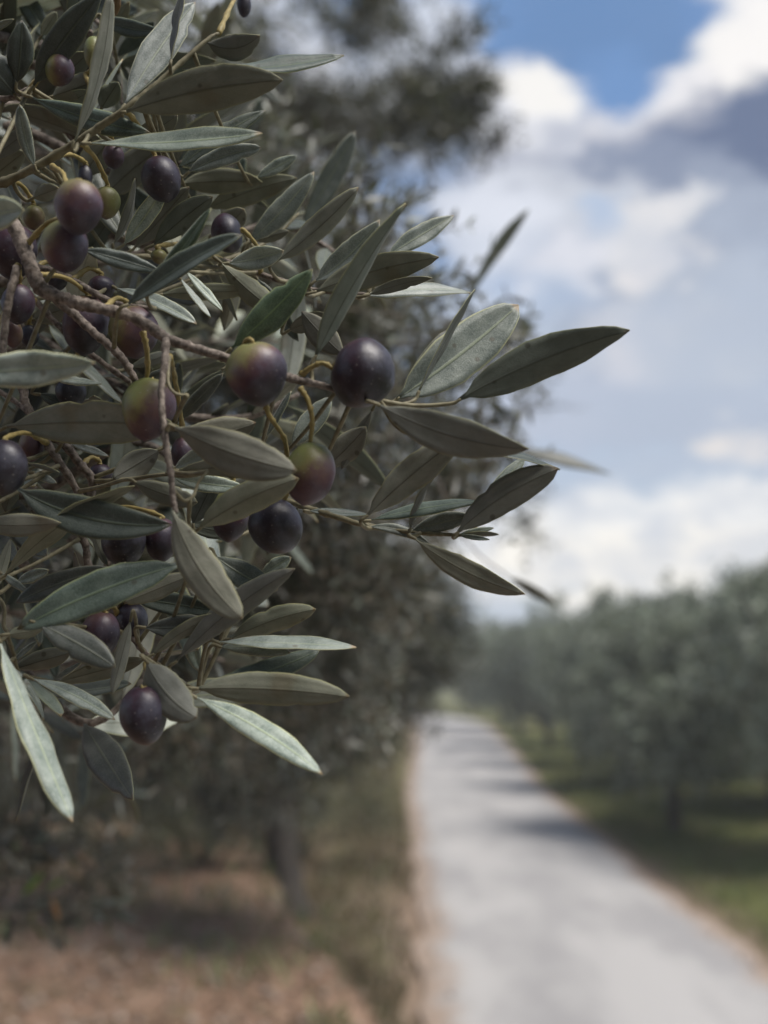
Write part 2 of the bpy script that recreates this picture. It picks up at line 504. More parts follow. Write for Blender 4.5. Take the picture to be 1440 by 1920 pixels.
def road_material():
    m, nt, b, out = new_mat('pale_gravel'); n = N(nt); oc = n.obj()
    mp = n.new('ShaderNodeMapping'); mp.inputs['Scale'].default_value = (1, .35, 1); nt.links.new(oc, mp.inputs[0])
    patch = n.noise(1.5, 4, .55, mp.outputs[0]); fine = n.noise(45, 4, .7, oc); grit = n.noise(160, 2, .6, oc)
    c = n.mix(n.step(patch, .38, .66), (.40, .388, .38), (.285, .277, .278))
    c = n.mix(n.math('MULTIPLY', n.step(fine, .45, .7), .35), c, (.43, .415, .395))
    c = n.mix(n.math('MULTIPLY', n.step(grit, .55, .7), .4), c, (.24, .225, .21))
    uv = n.new('ShaderNodeUVMap').outputs[0]; s2 = n.new('ShaderNodeSeparateXYZ'); nt.links.new(uv, s2.inputs[0])
    e = n.math('ABSOLUTE', n.math('SUBTRACT', s2.outputs[0], .5))
    edge = n.step(n.math('ADD', e, n.math('MULTIPLY', n.math('SUBTRACT', n.noise(2.6, 4, .6, oc), .5), .20)), .36, .49)
    c = n.mix(n.math('MULTIPLY', edge, .8), c, (.29, .205, .145))
    n.put(b.inputs['Base Color'], c); b.inputs['Roughness'].default_value = .85
    b.inputs['Specular IOR Level'].default_value = .3
    n.bump(n.math('ADD', fine, grit), .5, .012, b.inputs['Normal'])
    return m


M['road'] = road_material()
rt = np.gradient(ROAD[:, :2], axis=0); rt /= np.linalg.norm(rt, axis=1)[:, None]
rn = np.stack([rt[:, 1], -rt[:, 0]], 1)
rng = np.random.default_rng(5)
rv, ruv = [], []
K = 13
for i in range(len(ROAD)):
    jl, jr = rng.normal() * .035, rng.normal() * .035
    for k in range(K):
        s = k / (K - 1) * 2 - 1
        w = ROAD[i, 2] + (jr if s > 0 else jl) * abs(s)
        p = ROAD[i, :2] + rn[i] * s * w
        rut = -.012 * math.exp(-((abs(s) - .5) / .18) ** 2)
        rv.append((p[0], p[1], .018 + .02 * (1 - s * s) + rut - .02 * (abs(s) > .99))); ruv.append((k / (K - 1), i / len(ROAD)))
rq = [(i * K + k, i * K + k + 1, (i + 1) * K + k + 1, (i + 1) * K + k) for i in range(len(ROAD) - 1) for k in range(K - 1)]
road = link('gravel_road', mesh_np('gravel_road', rv, np.array(rq), M['road'], uv=ruv))
tag(road, kind='structure')

# ------------------------------------------------------------------ many-leaf meshes (crowns, grass, litter)
LEAF6_V = np.array([(0, 0), (.36, 0), (.70, 0), (1, 0), (.30, .46), (.66, .44), (.30, -.46), (.66, -.44)])
LEAF6_F = np.array([(0, 1, 4, 0), ])[:0]
LEAF6_Q = np.array([(1, 2, 5, 4), (1, 6, 7, 2)])
LEAF6_T = np.array([(0, 1, 4), (2, 3, 5), (0, 6, 1), (2, 7, 3)])
LEAF2_V = np.array([(0, 0), (.45, .5), (1, 0), (.45, -.5)])
LEAF2_T = np.array([(0, 2, 1), (0, 3, 2)])


def norm(v): return v / (np.linalg.norm(v, axis=-1, keepdims=True) + 1e-9)


def gen_leaves(seed, lobes, n_shoots, pairs, leaf_len, shoot_len, droop=-.25, bias=.5):
    """lobes: (centre, radii, weight). Returns position, direction, normal, length of every leaf, and the shoots' spines"""
    rng = np.random.default_rng(seed)
    w = np.array([l[2] for l in lobes], float); w /= w.sum()
    idx = rng.choice(len(lobes), n_shoots, p=w)
    C = np.array([l[0] for l in lobes])[idx]; RR = np.array([l[1] for l in lobes])[idx]
    u = norm(rng.normal(size=(n_shoots, 3))); r = rng.random((n_shoots, 1)) ** bias
    pos = C + u * r * RR
    outw = norm(u / RR)
    d = norm(outw * .8 + rng.normal(size=(n_shoots, 3)) * .45 + np.array((0, 0, droop)))
    sl = shoot_len * rng.uniform(.6, 1.3, (n_shoots, 1))
    p1 = norm(np.cross(d, rng.normal(size=(n_shoots, 3)))); p2 = np.cross(d, p1)
    ps, as_, ns, ls = [], [], [], []
    up = np.array((0, 0, 1.0))
    for k in range(pairs):
        s = (k + .5) / pairs
        base = pos + d * sl * (s - .5) + np.array((0, 0, -.12)) * sl * s * s
        q = p1 if k % 2 == 0 else p2
        for sg in (-1, 1):
            a = norm(d * rng.uniform(.4, 1.0, (n_shoots, 1)) + q * sg * .85 + up * .12 + rng.normal(size=(n_shoots, 3)) * .22)
            nn = up * .7 + rng.normal(size=(n_shoots, 3)) * .55
            nn = norm(nn - a * (nn * a).sum(1, keepdims=True))
            ps.append(base); as_.append(a); ns.append(nn)
            ls.append(leaf_len * rng.uniform(.6, 1.25, n_shoots) * (1.0 - .35 * abs(s - .45)))
    return np.vstack(ps), np.vstack(as_), np.vstack(ns), np.concatenate(ls), (pos - d * sl * .55, pos + d * sl * .5 + np.array((0, 0, -.1)) * sl)


def leaves_mesh(name, L, mat, ratio=.24, six=True, origin=(0, 0, 0), fold=.12):
    p, a, nn, ln = L[:4]
    s = np.cross(nn, a)
    T = LEAF6_V if six else LEAF2_V
    k = len(T)
    t = T[:, 0][None, :, None]; v = T[:, 1][None, :, None]
    ln_ = ln[:, None, None]
    V = p[:, None] + a[:, None] * t * ln_ + s[:, None] * v * ln_ * ratio + nn[:, None] * (np.abs(v) * fold * ratio * 2 - .10 * t * t) * ln_
    V = V.reshape(-1, 3) - np.asarray(origin)
    off = (np.arange(len(p)) * k)[:, None, None]
    if six:
        F = [(LEAF6_Q[None] + off).reshape(-1, 4), (LEAF6_T[None] + off).reshape(-1, 3)]
    else:
        F = [(LEAF2_T[None] + off).reshape(-1, 3)]
    return mesh_np(name, V, F, mat, smooth=False)


def thin_sticks(name, A, B, r, mat, origin=(0, 0, 0)):
    d = norm(B - A); u = norm(np.cross(d, np.array((.3, .5, .8)))); w = np.cross(d, u)
    V = []
    for k in range(3):
        c, s = math.cos(k * 2.094), math.sin(k * 2.094)
        V.append(A + (u * c + w * s) * r); V.append(B + (u * c + w * s) * r * .5)
    V = np.stack(V, 1).reshape(-1, 3) - np.asarray(origin)
    f = np.array([(0, 2, 3, 1), (2, 4, 5, 3), (4, 0, 1, 5)])
    F = (f[None] + (np.arange(len(A)) * 6)[:, None, None]).reshape(-1, 4)
    return mesh_np(name, V, F, mat)


def px_lobe(x, y, d, rx, ry, rd, w=None):
    c = P(x, y, d); rr = (rx * d / FPX, rd, ry * d / FPX)
    return (c, rr, w if w is not None else rr[0] * rr[1] * rr[2])


def in_view(p, margin=20):
    q = p - CAMV; dep = q @ FWD
    x = 720 + FPX * (q @ RGT) / np.maximum(dep, 1e-3); y = 960 - FPX * (q @ UPV) / np.maximum(dep, 1e-3)
    return dep, (dep > .05) & (x > -margin) & (x < 1440 + margin) & (y > -margin) & (y < 1920 + margin)


# ------------------------------------------------------------------ the near olive tree (trunk to the left of the frame)
def leaf6_single(name, mat):
    L = (np.zeros((1, 3)), np.array([[1., 0, 0]]), np.array([[0, 0, 1.]]), np.array([1.]))
    return leaves_mesh(name, L, mat, .25)


def orient(a, nrm, loc, length):
    a = Vector(a).normalized(); nrm = Vector(nrm); s = nrm.cross(a).normalized(); nrm = a.cross(s)
    return Matrix.Translation(loc) @ Matrix((a, s, nrm)).transposed().to_4x4() @ Matrix.Scale(length, 4)


TA = np.array((-1.75, 2.7, float(ground_z(-1.75, 2.7))))
treeA = empty('olive_tree', TA)
tag(treeA, 'close olive tree filling the left half behind the fruiting branches, leaning over the road', 'tree')
LIMB_TOP = P(-230, -150, .40); LIMB_BOT = P(-230, 1350, .42)
tubes = [(spline([TA + (0, 0, -.1), TA + (.03, .02, .35), TA + (-.05, .0, .8), TA + (.0, -.1, 1.15)]), np.linspace(.17, .10, 19)),
         (spline([TA + (0, -.1, 1.1), (-1.3, 1.9, 1.75), (-.8, 1.2, 1.72), (-.42, .62, 1.74), LIMB_BOT, P(-230, 700, .40), LIMB_TOP]), np.linspace(.075, .009, 37)),
         (spline([TA + (0, -.1, 1.1), (-1.2, 2.0, 2.0), (-.55, 1.25, 2.15), P(620, 560, 1.0)]), np.linspace(.05, .004, 19)),
         (spline([TA + (.0, -.1, 1.1), (-1.5, 2.4, 2.3), (-1.0, 2.5, 3.0), (-.6, 2.5, 3.6)]), np.linspace(.07, .012, 19)),
         (spline([TA + (.0, -.1, 1.0), (-1.2, 2.0, 1.75), (-.55, 1.3, 1.85), P(700, 960, 1.02)]), np.linspace(.045, .004, 19)),
         (spline([TA + (.0, -.1, 1.1), (-2.1, 2.3, 2.3), (-2.4, 2.1, 3.2)]), np.linspace(.07, .02, 13))]
link('trunk', tubes_mesh('trunk', tubes, M['bark_trunk'], 8, .07, 3, TA), treeA)
lobesA = [px_lobe(560, 520, .92, 240, 140, .20, .0030), px_lobe(700, 700, .95, 200, 180, .20), px_lobe(690, 900, .98, 235, 130, .20),
          px_lobe(300, 620, .98, 380, 420, .24), px_lobe(200, 250, 1.0, 340, 230, .24, .0065), px_lobe(300, 1010, .98, 400, 190, .24),
          px_lobe(915, 640, .95, 70, 65, .08, .0003), px_lobe(940, 800, .95, 45, 60, .07, .00012), px_lobe(880, 920, .96, 80, 75, .10, .0004),
          px_lobe(260, 1270, 1.02, 300, 105, .18, .0042), px_lobe(650, 1120, 1.10, 170, 100, .16, .0022), px_lobe(640, 1290, 1.2, 120, 80, .14, .0013), px_lobe(480, 1400, 1.25, 130, 55, .12, .0007), px_lobe(60, 1600, 1.2, 150, 70, .10, .0008), px_lobe(200, 1640, 1.2, 70, 60, .08, .00025), px_lobe(30, 1470, 1.2, 110, 80, .10, .0004)]
LA = gen_leaves(11, lobesA, 2900, 7, .0195, .09, -.15, .45)
# the rest of the crown, above and left of the frame
lobesA2 = [((-1.7, 2.2, 3.1), (1.1, .9, .9), 1), ((-1.5, 1.2, 2.7), (.7, .6, .9), .5), ((-1.0, 2.6, 4.0), (.9, .8, .6), .5), ((-.6, 1.0, 3.1), (.5, .5, .5), .2)]
LA2 = gen_leaves(12, lobesA2, 420, 6, .065, .26, -.15, .5)
dep, vis = in_view(LA[0])
score = np.where(vis, LA[3] / dep, 0) + np.where(vis & (dep > .62), 0, -1)
order = np.argsort(-score)
top300 = order[:300]; rest = order[300:]
single = leaf6_single('leaf', M['crown_leaf'])
for i in top300:
    o = link('leaf', single, treeA)
    o.matrix_local = orient(LA[1][i], LA[2][i], LA[0][i] - TA, LA[3][i])
fol = tuple(np.concatenate([LA[k][rest], LA2[k]]) for k in range(4))
o = link('foliage', leaves_mesh('foliage', fol, M['crown_leaf'], .25, True, TA), treeA); tag(o, kind='stuff')
o = link('shoots', thin_sticks('shoots', LA[4][0], LA[4][1], .0007, M['bark_twig'], TA), treeA); tag(o, kind='stuff')

# ------------------------------------------------------------------ the farther trees
TBx, TBy = -.74, 8.2
TB = np.array((TBx, TBy, float(ground_z(TBx, TBy)) - .05))
treeB = empty('olive_tree', TB)
tag(treeB, 'tall olive tree with dark trunk on the soil bank left of the gravel road', 'tree')
b0 = TB
tubes = [(spline([b0 + (.03, 0, -.15), b0 + (.01, 0, .12), b0 + (-.02, .02, .5), b0 + (.02, .0, 1.1)]), np.concatenate([np.linspace(.19, .13, 7), np.linspace(.125, .10, 12)])),
         (spline([b0 + (.02, 0, 1.05), b0 + (.3, -.2, 1.7), b0 + (.55, -.6, 2.8), b0 + (.7, -1.0, 3.6)]), np.linspace(.07, .02, 19)),
         (spline([b0 + (.02, 0, 1.05), b0 + (-.4, .1, 1.8), b0 + (-.9, -.3, 3.0), b0 + (-1.0, -.7, 4.2)]), np.linspace(.07, .02, 19)),
         (spline([b0 + (.02, 0, 1.0), b0 + (.4, -.1, 1.4), b0 + (.8, -.3, 1.7)]), np.linspace(.05, .012, 13)),
         (spline([b0 + (.02, 0, 1.0), b0 + (-.5, -.2, 1.5), b0 + (-1.3, -.2, 1.9)]), np.linspace(.05, .012, 13)),
         (spline([b0 + (.3, -.2, 1.7), b0 + (.7, -.3, 2.6), b0 + (1.2, -.6, 3.5)]), np.linspace(.04, .012, 13))]
link('trunk', tubes_mesh('trunk', tubes, M['bark_trunk'], 9, .08, 4, TB), treeB)
rb0 = np.random.default_rng(77)


def clusters(x, y, d, rx, ry, n, r, dr):
    """small separate leaf clumps spread over a part of the crown, sky showing between them"""
    out = []
    for _ in range(n):
        t, q = rb0.random() * 6.283, math.sqrt(rb0.random())
        s = r * rb0.uniform(.6, 1.35)
        out.append(px_lobe(x + math.cos(t) * q * rx, y + math.sin(t) * q * ry, d + rb0.normal() * dr, s * 1.2, s * .85, s * d / FPX, .028 * (s / r) ** 2))
    return out


lobesB = clusters(660, 110, 5.2, 230, 170, 26, 48, .35) + clusters(850, 230, 5.2, 110, 80, 9, 36, .2) + clusters(600, 270, 5.3, 150, 100, 14, 48, .3) + clusters(340, 120, 5.5, 300, 230, 34, 55, .4) + [
          px_lobe(640, 1140, 5.9, 210, 170, .8, 1.6), px_lobe(790, 1190, 5.9, 100, 130, .6, .8), px_lobe(640, 1340, 5.8, 170, 80, .7, .7),
          px_lobe(300, 1240, 6.3, 330, 150, .8, 1.1), px_lobe(470, 800, 6.6, 440, 340, 1.0, 2.0), px_lobe(60, 700, 6.6, 360, 400, 1.0, 1.4),
          px_lobe(985, 950, 5.5, 40, 110, .3, .03), px_lobe(1000, 760, 5.4, 50, 35, .3, .015), px_lobe(540, 1450, 5.4, 110, 60, .3, .22), px_lobe(430, 1500, 5.9, 90, 60, .3, .16), px_lobe(250, 1420, 6.4, 280, 90, .6, .7)]
LB = gen_leaves(21, lobesB, 5200, 6, .068, .30, -.2, .45)
o = link('foliage', leaves_mesh('foliage', LB, M['tree_leaf'], .27, False, TB), treeB); tag(o, kind='stuff')
o = link('shoots', thin_sticks('shoots', LB[4][0], LB[4][1], .0025, M['bark_trunk'], TB), treeB); tag(o, kind='stuff')


def tree_variant(seed, h):
    """trunk and crown meshes of a small round olive tree, h metres tall, base at the origin"""
    rng = np.random.default_rng(seed)
    fork = .55 + .2 * rng.random()
    tb = [(spline([(0, 0, -.15), (.03, .02, .25), (rng.normal() * .05, .03, fork)]), np.linspace(.095, .075, 13))]
    lobes = []
    for k in range(7):
        a = k * 2 * math.pi / 7 + rng.normal() * .25
        rr = .6 + rng.random() * .42
        e = np.array((math.cos(a) * rr, math.sin(a) * rr, h * rng.uniform(.36, .70)))
        tb.append((spline([(0, 0, fork * .9), e * .45 + np.array((0, 0, .25)), e]), np.linspace(.06, .014, 13)))
        lobes.append((e + np.array((0, 0, .05)), (.68, .68, h * .26), 1.0))
    for k in range(3):
        a = rng.random() * 6.28
        lobes.append((np.array((math.cos(a) * .4, math.sin(a) * .4, h * rng.uniform(.72, .84))), (.6, .6, h * .17), .8))
    for k in range(9):
        a = rng.random() * 6.28; r0 = rng.uniform(.2, 1.2)
        lobes.append((np.array((math.cos(a) * r0, math.sin(a) * r0, h * rng.uniform(.78, 1.0))), (.16, .16, .26), .07))
    L = gen_leaves(seed + 100, lobes, 1700, 6, .12, .36, -.1, .45)
    t = tubes_mesh('trunk', tb, M['bark_trunk'], 8, .08, seed)
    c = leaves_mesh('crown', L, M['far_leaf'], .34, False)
    return t, c


VAR = [tree_variant(s, h) for s, h in ((31, 2.75), (32, 3.1), (33, 3.3), (34, 2.9))]


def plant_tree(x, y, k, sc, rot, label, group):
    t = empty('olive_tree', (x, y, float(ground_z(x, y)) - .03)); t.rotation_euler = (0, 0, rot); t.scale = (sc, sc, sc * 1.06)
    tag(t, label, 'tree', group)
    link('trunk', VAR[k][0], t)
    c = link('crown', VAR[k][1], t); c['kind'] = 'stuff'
    return t


rngp = random.Random(3)
RIGHT = [(3.5, 13.2, 0, 1.0), (4.5, 10.9, 3, 1.0), (4.05, 18.2, 1, .98), (6.3, 15.6, 2, .95), (4.2, 23, 2, 1.0), (6.6, 20.5, 0, 1.15), (4.3, 28.5, 3, 1.15),
         (7.2, 26, 1, 1.1), (4.4, 35, 1, 1.1), (7.4, 33, 2, 1.1), (4.6, 42, 0, 1.25), (7.5, 41, 3, 1.2), (5.3, 15.0, 1, 1.05), (5.6, 19.2, 3, 1.1), (9.2, 19, 1, 1.1), (10, 28, 2, 1.15), (10.5, 37, 0, 1.3)]
RLAB = ['young olive tree with a thin bare trunk, nearest in the row right of the road', 'dark low olive tree at the right edge, standing behind the thin-trunked one',
        'olive tree right of the road, next in the front row beyond the thin-trunked one', 'olive tree in the second row showing behind the thin-trunked one',
        'olive tree right of the road, third in the front row from the camera', 'olive tree in the second row behind the third of the front row',
        'olive tree right of the road, fourth in the front row, paler and blurred', 'olive tree in the second row behind the fourth of the front row',
        'small blurred olive tree right of the road, fifth in the front row', 'small blurred olive tree in the second row behind the fifth of the front row',
        'last olive tree of the front row, beside the bend of the gravel road', 'olive tree in the second row behind the last of the front row',
        'olive tree between the two rows, just behind and right of the thin-trunked one', 'bushy olive tree between the two rows, one place beyond the thin-trunked one',
        'olive tree deep in the grove, top showing above the dark one at right edge', 'olive tree deep in the grove, its top showing over the second row', 'farthest olive tree deep in the grove on the right']
for i, (x, y, k, s) in enumerate(RIGHT):
    plant_tree(x, y, k, s, rngp.random() * 6.28, RLAB[i], 'olive trees in the grove right of the road')
FAR = [(1.6, 66, 1, 1.45), (4.6, 56, 2, 1.35), (-1.2, 58, 0, 1.4), (7.8, 52, 1, 1.35), (11, 48, 2, 1.4), (-4.5, 60, 2, 1.4), (3.2, 72, 3, 1.7), (14, 44, 3, 1.4), (7, 66, 0, 1.6), (11.5, 60, 1, 1.7), (16, 56, 2, 1.7)]
for (x, y, k, s) in FAR:
    plant_tree(x, y, k, s, rngp.random() * 6.28, 'distant olive tree closing the view beyond the bend of the gravel road', 'far olive trees beyond the bend')
LEFT = [(-2.6, 11.5, 1, 1.1), (-1.5, 15.5, 2, .95), (-1.55, 21, 3, 1.0), (-1.3, 28, 0, 1.1), (-4.6, 12.5, 0, 1.1), (-3.8, 18, 2, 1.15), (-1.1, 36, 1, 1.1), (-.9, 45, 2, 1.1), (-4.2, 27, 1, 1.2)]
for (x, y, k, s) in LEFT:
    plant_tree(x, y, k, s, rngp.random() * 6.28, 'shaded olive tree left of the road behind the trunk on the bank', 'olive trees behind the soil bank')

BACK = [(-.9, -2.3, 1, 1.25, 'added sky-blocking olive tree, unseen, on the left bank just behind the viewpoint'), (-2.4, -5.5, 2, 1.2, 'added sky-blocking olive tree, unseen, farther back along the left bank behind the viewpoint'),  # unseen continuation of the grove, added to block low sky light from behind
        (4.3, -4.0, 3, 1.2, 'added sky-blocking olive tree, unseen, right of the road behind the viewpoint'), (1.0, -9.0, 2, 1.3, 'added sky-blocking olive tree, unseen, in line with the road behind the viewpoint')]
for i, (x, y, k, s, lab) in enumerate(BACK):
    plant_tree(x, y, k, s, rngp.random() * 6.28, lab, 'unseen olive trees added behind the viewpoint')

# undergrowth on the bank behind the trunk
simple('shrub_stem', (.04, .032, .025), (.11, .09, .07), 40, .9)
BUSH = [(-2.9, 8.6, 1.0, 'wide dark bush on the soil bank at the left edge'), (-2.1, 8.9, .95, 'dark olive-brown bush on the bank, second from the left edge'), (-1.35, 8.4, .8, 'low scrubby bush just left of the dark trunk on the bank'),
        (-.75, 9.6, .7, 'scrubby bush directly behind the dark trunk on the bank'), (-3.4, 10.4, 1.1, 'tall shaded bush behind the one at the left edge')]
for i, (x, y, h, lab) in enumerate(BUSH):
    t = empty('bush', (x, y, float(ground_z(x, y)) - .03)); tag(t, lab, 'bush', 'bushes on the bank')
    rb = np.random.default_rng(500 + i)
    lob = [((rb.normal() * .3, rb.normal() * .25, h * rb.uniform(.25, .7)), (.34, .3, h * .32), 1) for _ in range(6)]
    Lb = gen_leaves(510 + i, lob, 420, 6, .06, .2, .1, .5)
    c = link('foliage', leaves_mesh('foliage', Lb, M['shrub_leaf'], .34, False), t); c['kind'] = 'stuff'
    link('stem', tubes_mesh('stem', [(spline([(0, 0, -.05), np.array(l[0]) * .5, l[0]]), np.linspace(.02, .006, 13)) for l in lob], M['shrub_stem'], 6, .05, i), t)

# ------------------------------------------------------------------ grass, litter, stones
def scatter(seed, n, xr, yr):
    rng = np.random.default_rng(seed)
    x = rng.uniform(*xr, n); y = yr[0] + (yr[1] - yr[0]) * rng.random(n) ** 1.5
    return rng, x, y


def blades(name, seed, n, xr, yr, h, mat, keep, label):
    rng, x, y = scatter(seed, n, xr, yr)
    k = keep(x, y) & (rng.random(n) < .25 + 1.3 * np.maximum(0, hash_noise(x, y, 1.7, seed) - .25))
    x, y = x[k], y[k]; n = len(x)
    p = np.stack([x, y, ground_z(x, y) - .01], 1)
    a = norm(np.stack([rng.normal(size=n) * .45, rng.normal(size=n) * .45, np.ones(n)], 1))
    nn = rng.normal(size=(n, 3)); nn = norm(nn - a * (nn * a).sum(1, keepdims=True))
    me = leaves_mesh(name, (p, a, nn, h * rng.uniform(.4, 1.3, n)), mat, .10, False)
    return tag(link(name, me), label, None, None, 'stuff')


right_edge = lambda x, y: x > road_x(y) + road_w(y) + .02 + .22 * hash_noise(x, y, 2.2, 9)
left_edge = lambda x, y: x < road_x(y) - road_w(y) + .02 - .16 * hash_noise(x, y, 2.2, 8)
blades('grass', 41, 60000, (2.3, 8), (5, 34), .13, M['grass_blade'], right_edge, 'short green grass under the olive row right of the road')
blades('dry_grass', 42, 9000, (2.3, 7), (5, 30), .13, M['dry_grass'], right_edge, 'straw-coloured dry grass mixed in the right verge')
blades('verge_grass', 43, 22000, (-1.0, .3), (4.6, 30), .15, M['dry_grass'], lambda x, y: left_edge(x, y) & (x > np.maximum(.0 - .30 * (y - 5.7), -.75)), 'brownish dry grass on the strip left of the road')
blades('verge_weeds', 44, 9000, (-3.5, .3), (4.2, 24), .14, M['grass_blade'], lambda x, y: left_edge(x, y) & (hash_noise(x, y, 1.3, 4) > .5), 'green weeds scattered on the bank left of the road')


def litter(name, seed, n, xr, yr, size, mat, keep, label, flat=.35):
    rng, x, y = scatter(seed, n, xr, yr); k = keep(x, y); x, y = x[k], y[k]; n = len(x)
    p = np.stack([x, y, ground_z(x, y) + .006], 1)
    a = norm(np.stack([rng.normal(size=n), rng.normal(size=n), rng.normal(size=n) * flat], 1))
    nn = np.stack([rng.normal(size=n) * flat, rng.normal(size=n) * flat, np.ones(n)], 1); nn = norm(nn - a * (nn * a).sum(1, keepdims=True))
    return tag(link(name, leaves_mesh(name, (p, a, nn, size * rng.uniform(.5, 1.4, n)), mat, .3, False)), label, None, None, 'stuff')


litter('fallen_leaves', 51, 15000, (-3, .2), (3.8, 12), .055, M['litter'], lambda x, y: left_edge(x, y), 'dry fallen leaves strewn over the reddish soil bank')
simple('stone', (.15, .115, .09), (.30, .24, .195), 40, .85, .5, .005)


def stones(name, seed, n, keep, xr, yr, size, label):
    rng, x, y = scatter(seed, n, xr, yr); k = keep(x, y); x, y = x[k], y[k]; n = len(x)
    base = np.array([(1, 0, 0), (-1, 0, 0), (0, 1, 0), (0, -1, 0), (0, 0, .7), (0, 0, -.7)], float)
    f = np.array([(0, 2, 4), (2, 1, 4), (1, 3, 4), (3, 0, 4), (2, 0, 5), (1, 2, 5), (3, 1, 5), (0, 3, 5)])
    z = np.where(np.abs(x - road_x(y)) < road_w(y) * .98, .03, ground_z(x, y))
    s = size * rng.uniform(.3, 1, (n, 1, 1)) ** 2 * rng.uniform(.7, 1.3, (n, 6, 3))
    V = np.stack([x, y, z + .004], 1)[:, None] + base[None] * s
    F = (f[None] + (np.arange(n) * 6)[:, None, None]).reshape(-1, 3)
    return tag(link(name, mesh_np(name, V.reshape(-1, 3), F, M['stone'], smooth=False)), label, None, None, 'stuff')


stones('pebbles', 61, 5000, lambda x, y: np.abs(np.abs(x - road_x(y)) - road_w(y)) < .22, (-.4, 3.2), (4.5, 26), .022, 'small pale pebbles along both edges of the gravel road')
stones('stones', 62, 1300, left_edge, (-3, .2), (3.8, 10), .045, 'small stones lying on the reddish soil bank')

# ------------------------------------------------------------------ the fruiting branches close to the camera
VIEWQ = FPX * 1000.0


def leaf_geometry(P0, P1, w_app, upper, bow=0.0, arch=None, rng=None, fold=None, twist=0.0, shape=None, edge=None, origin=None):
    """closed thin leaf from stalk end P0 to tip P1; w_app its width as it faces the camera"""
    ax = P1 - P0; L = float(np.linalg.norm(ax)); a = ax / L
    v = CAMV - (P0 + P1) / 2; nc = v - a * np.dot(v, a); nc /= np.linalg.norm(nc)
    side0 = np.cross(a, nc)
    wt = max(w_app, .175 * L)
    wt = min(wt, max(w_app, .0145))
    r = math.acos(min(1, w_app / wt))
    r = max(r, rng.uniform(.05, .22))
    f = 1 if upper else -1
    c1 = f * math.cos(r) * nc + math.sin(r) * side0; c2 = f * math.cos(r) * nc - math.sin(r) * side0
    n0 = c1 if c1[2] >= c2[2] else c2
    if edge: n0 = c1 if edge > 0 else c2
    n0 /= np.linalg.norm(n0)
    arch = rng.uniform(-.05, .14) if arch is None else arch
    fold = rng.uniform(.06, .40) if fold is None else fold
    shape = rng.uniform(.86, 1.12) if shape is None else shape
    pimg = -np.cross(a, nc)                       # to the right of the leaf's run, as seen from the camera
    NT, NV = 16, 7
    t = np.linspace(0, 1, NT)
    tt = t + .035 * np.sin(2 * math.pi * t)
    cen = P0 + np.outer(t * L, a) + np.outer(bow * L * 4 * t * (1 - t), pimg) - np.outer(arch * L * (4 * t * (1 - t) - .9 * 4 * t * (1 - t)) + arch * L * t * t * 1.0 - arch * L * t, n0) 
    tan = np.gradient(cen, axis=0); tan /= np.linalg.norm(tan, axis=1)[:, None]
    s = np.clip((t - .055) / .945, 0, 1)
    hw = np.sin(math.pi * s ** shape) ** rng.uniform(.52, .76) * wt / 2
    hw = np.maximum(hw, wt * .028) ; hw[-1] = wt * .012
    sidew = 1 + rng.normal(size=(NT, 2)) * .022
    if rng.random() < .3: sidew[rng.integers(5, NT - 2), rng.integers(2)] *= rng.uniform(.72, .9)
    sidew[0] = sidew[-1] = 1
    ph, ph2 = rng.uniform(0, 6.28), rng.uniform(0, 6.28); am = rng.uniform(.02, .14); k1 = rng.uniform(1.2, 3.0)
    vs = np.linspace(-1, 1, NV)
    top, bot, uv = [], [], []
    th = .00022
    curl = rng.uniform(-.05, .30)
    for i in range(NT):
        n = n0 - tan[i] * np.dot(n0, tan[i]); n /= np.linalg.norm(n)
        sd = np.cross(tan[i], n)
        an = twist * (t[i] - .5); n, sd = n * math.cos(an) + sd * math.sin(an), sd * math.cos(an) - n * math.sin(an)
        for q in vs:
            h = fold * abs(q) - curl * abs(q) ** 3 + am * math.sin(k1 * 6.28 * t[i] + (ph if q > 0 else ph2)) * abs(q) ** 2
            p = cen[i] + sd * q * hw[i] * (sidew[i, 0 if q < 0 else 1] if abs(q) > .6 else 1) + n * h * hw[i]
            k = .35 if abs(q) > .99 else 1.0
            g = -.00010 if abs(q) < .01 else 0
            top.append(p + n * (th * k + g)); bot.append(p - n * (th * k - g * 1.8)); uv.append((t[i], q * .5 + .5))
    o = P0 if origin is None else origin
    V = np.vstack([top, bot]) - o
    n1 = NT * NV
    F, mi = [], []
    for i in range(NT - 1):
        for k in range(NV - 1):
            A, B, C, D = i * NV + k, i * NV + k + 1, (i + 1) * NV + k + 1, (i + 1) * NV + k
            F.append((A, D, C, B)); mi.append(0)
            F.append((n1 + A, n1 + B, n1 + C, n1 + D)); mi.append(1)
        for k, flip in ((0, 0), (NV - 1, 1)):
            A, D = i * NV + k, (i + 1) * NV + k
            F.append((A, n1 + A, n1 + D, D) if not flip else (A, D, n1 + D, n1 + A)); mi.append(2)
    for i, flip in ((0, 0), (NT - 1, 1)):
        for k in range(NV - 1):
            A, B = i * NV + k, i * NV + k + 1
            F.append((A, B, n1 + B, n1 + A) if not flip else (B, A, n1 + A, n1 + B)); mi.append(2)
    me = mesh_np('leaf', V, np.array(F), [M['leaf_top'], M['leaf_under'], M['leaf_margin']], mat_idx=mi, uv=np.array(uv + uv))
    return me


TINTS = {'n': (1, 1, 1), 'd': (.62, .68, .66), 'p': (1.9, 1.95, 2.0), 'P': (3.1, 3.15, 3.35), 'b': (1.0, .97, .92), 'g': (.80, 1.05, .72), 't': (.80, .93, .93), 'o': (1.0, 1.0, .90), 'r': (.9, .55, .35)}  # p and P paint the sky's sheen on leaf faces as paler colour

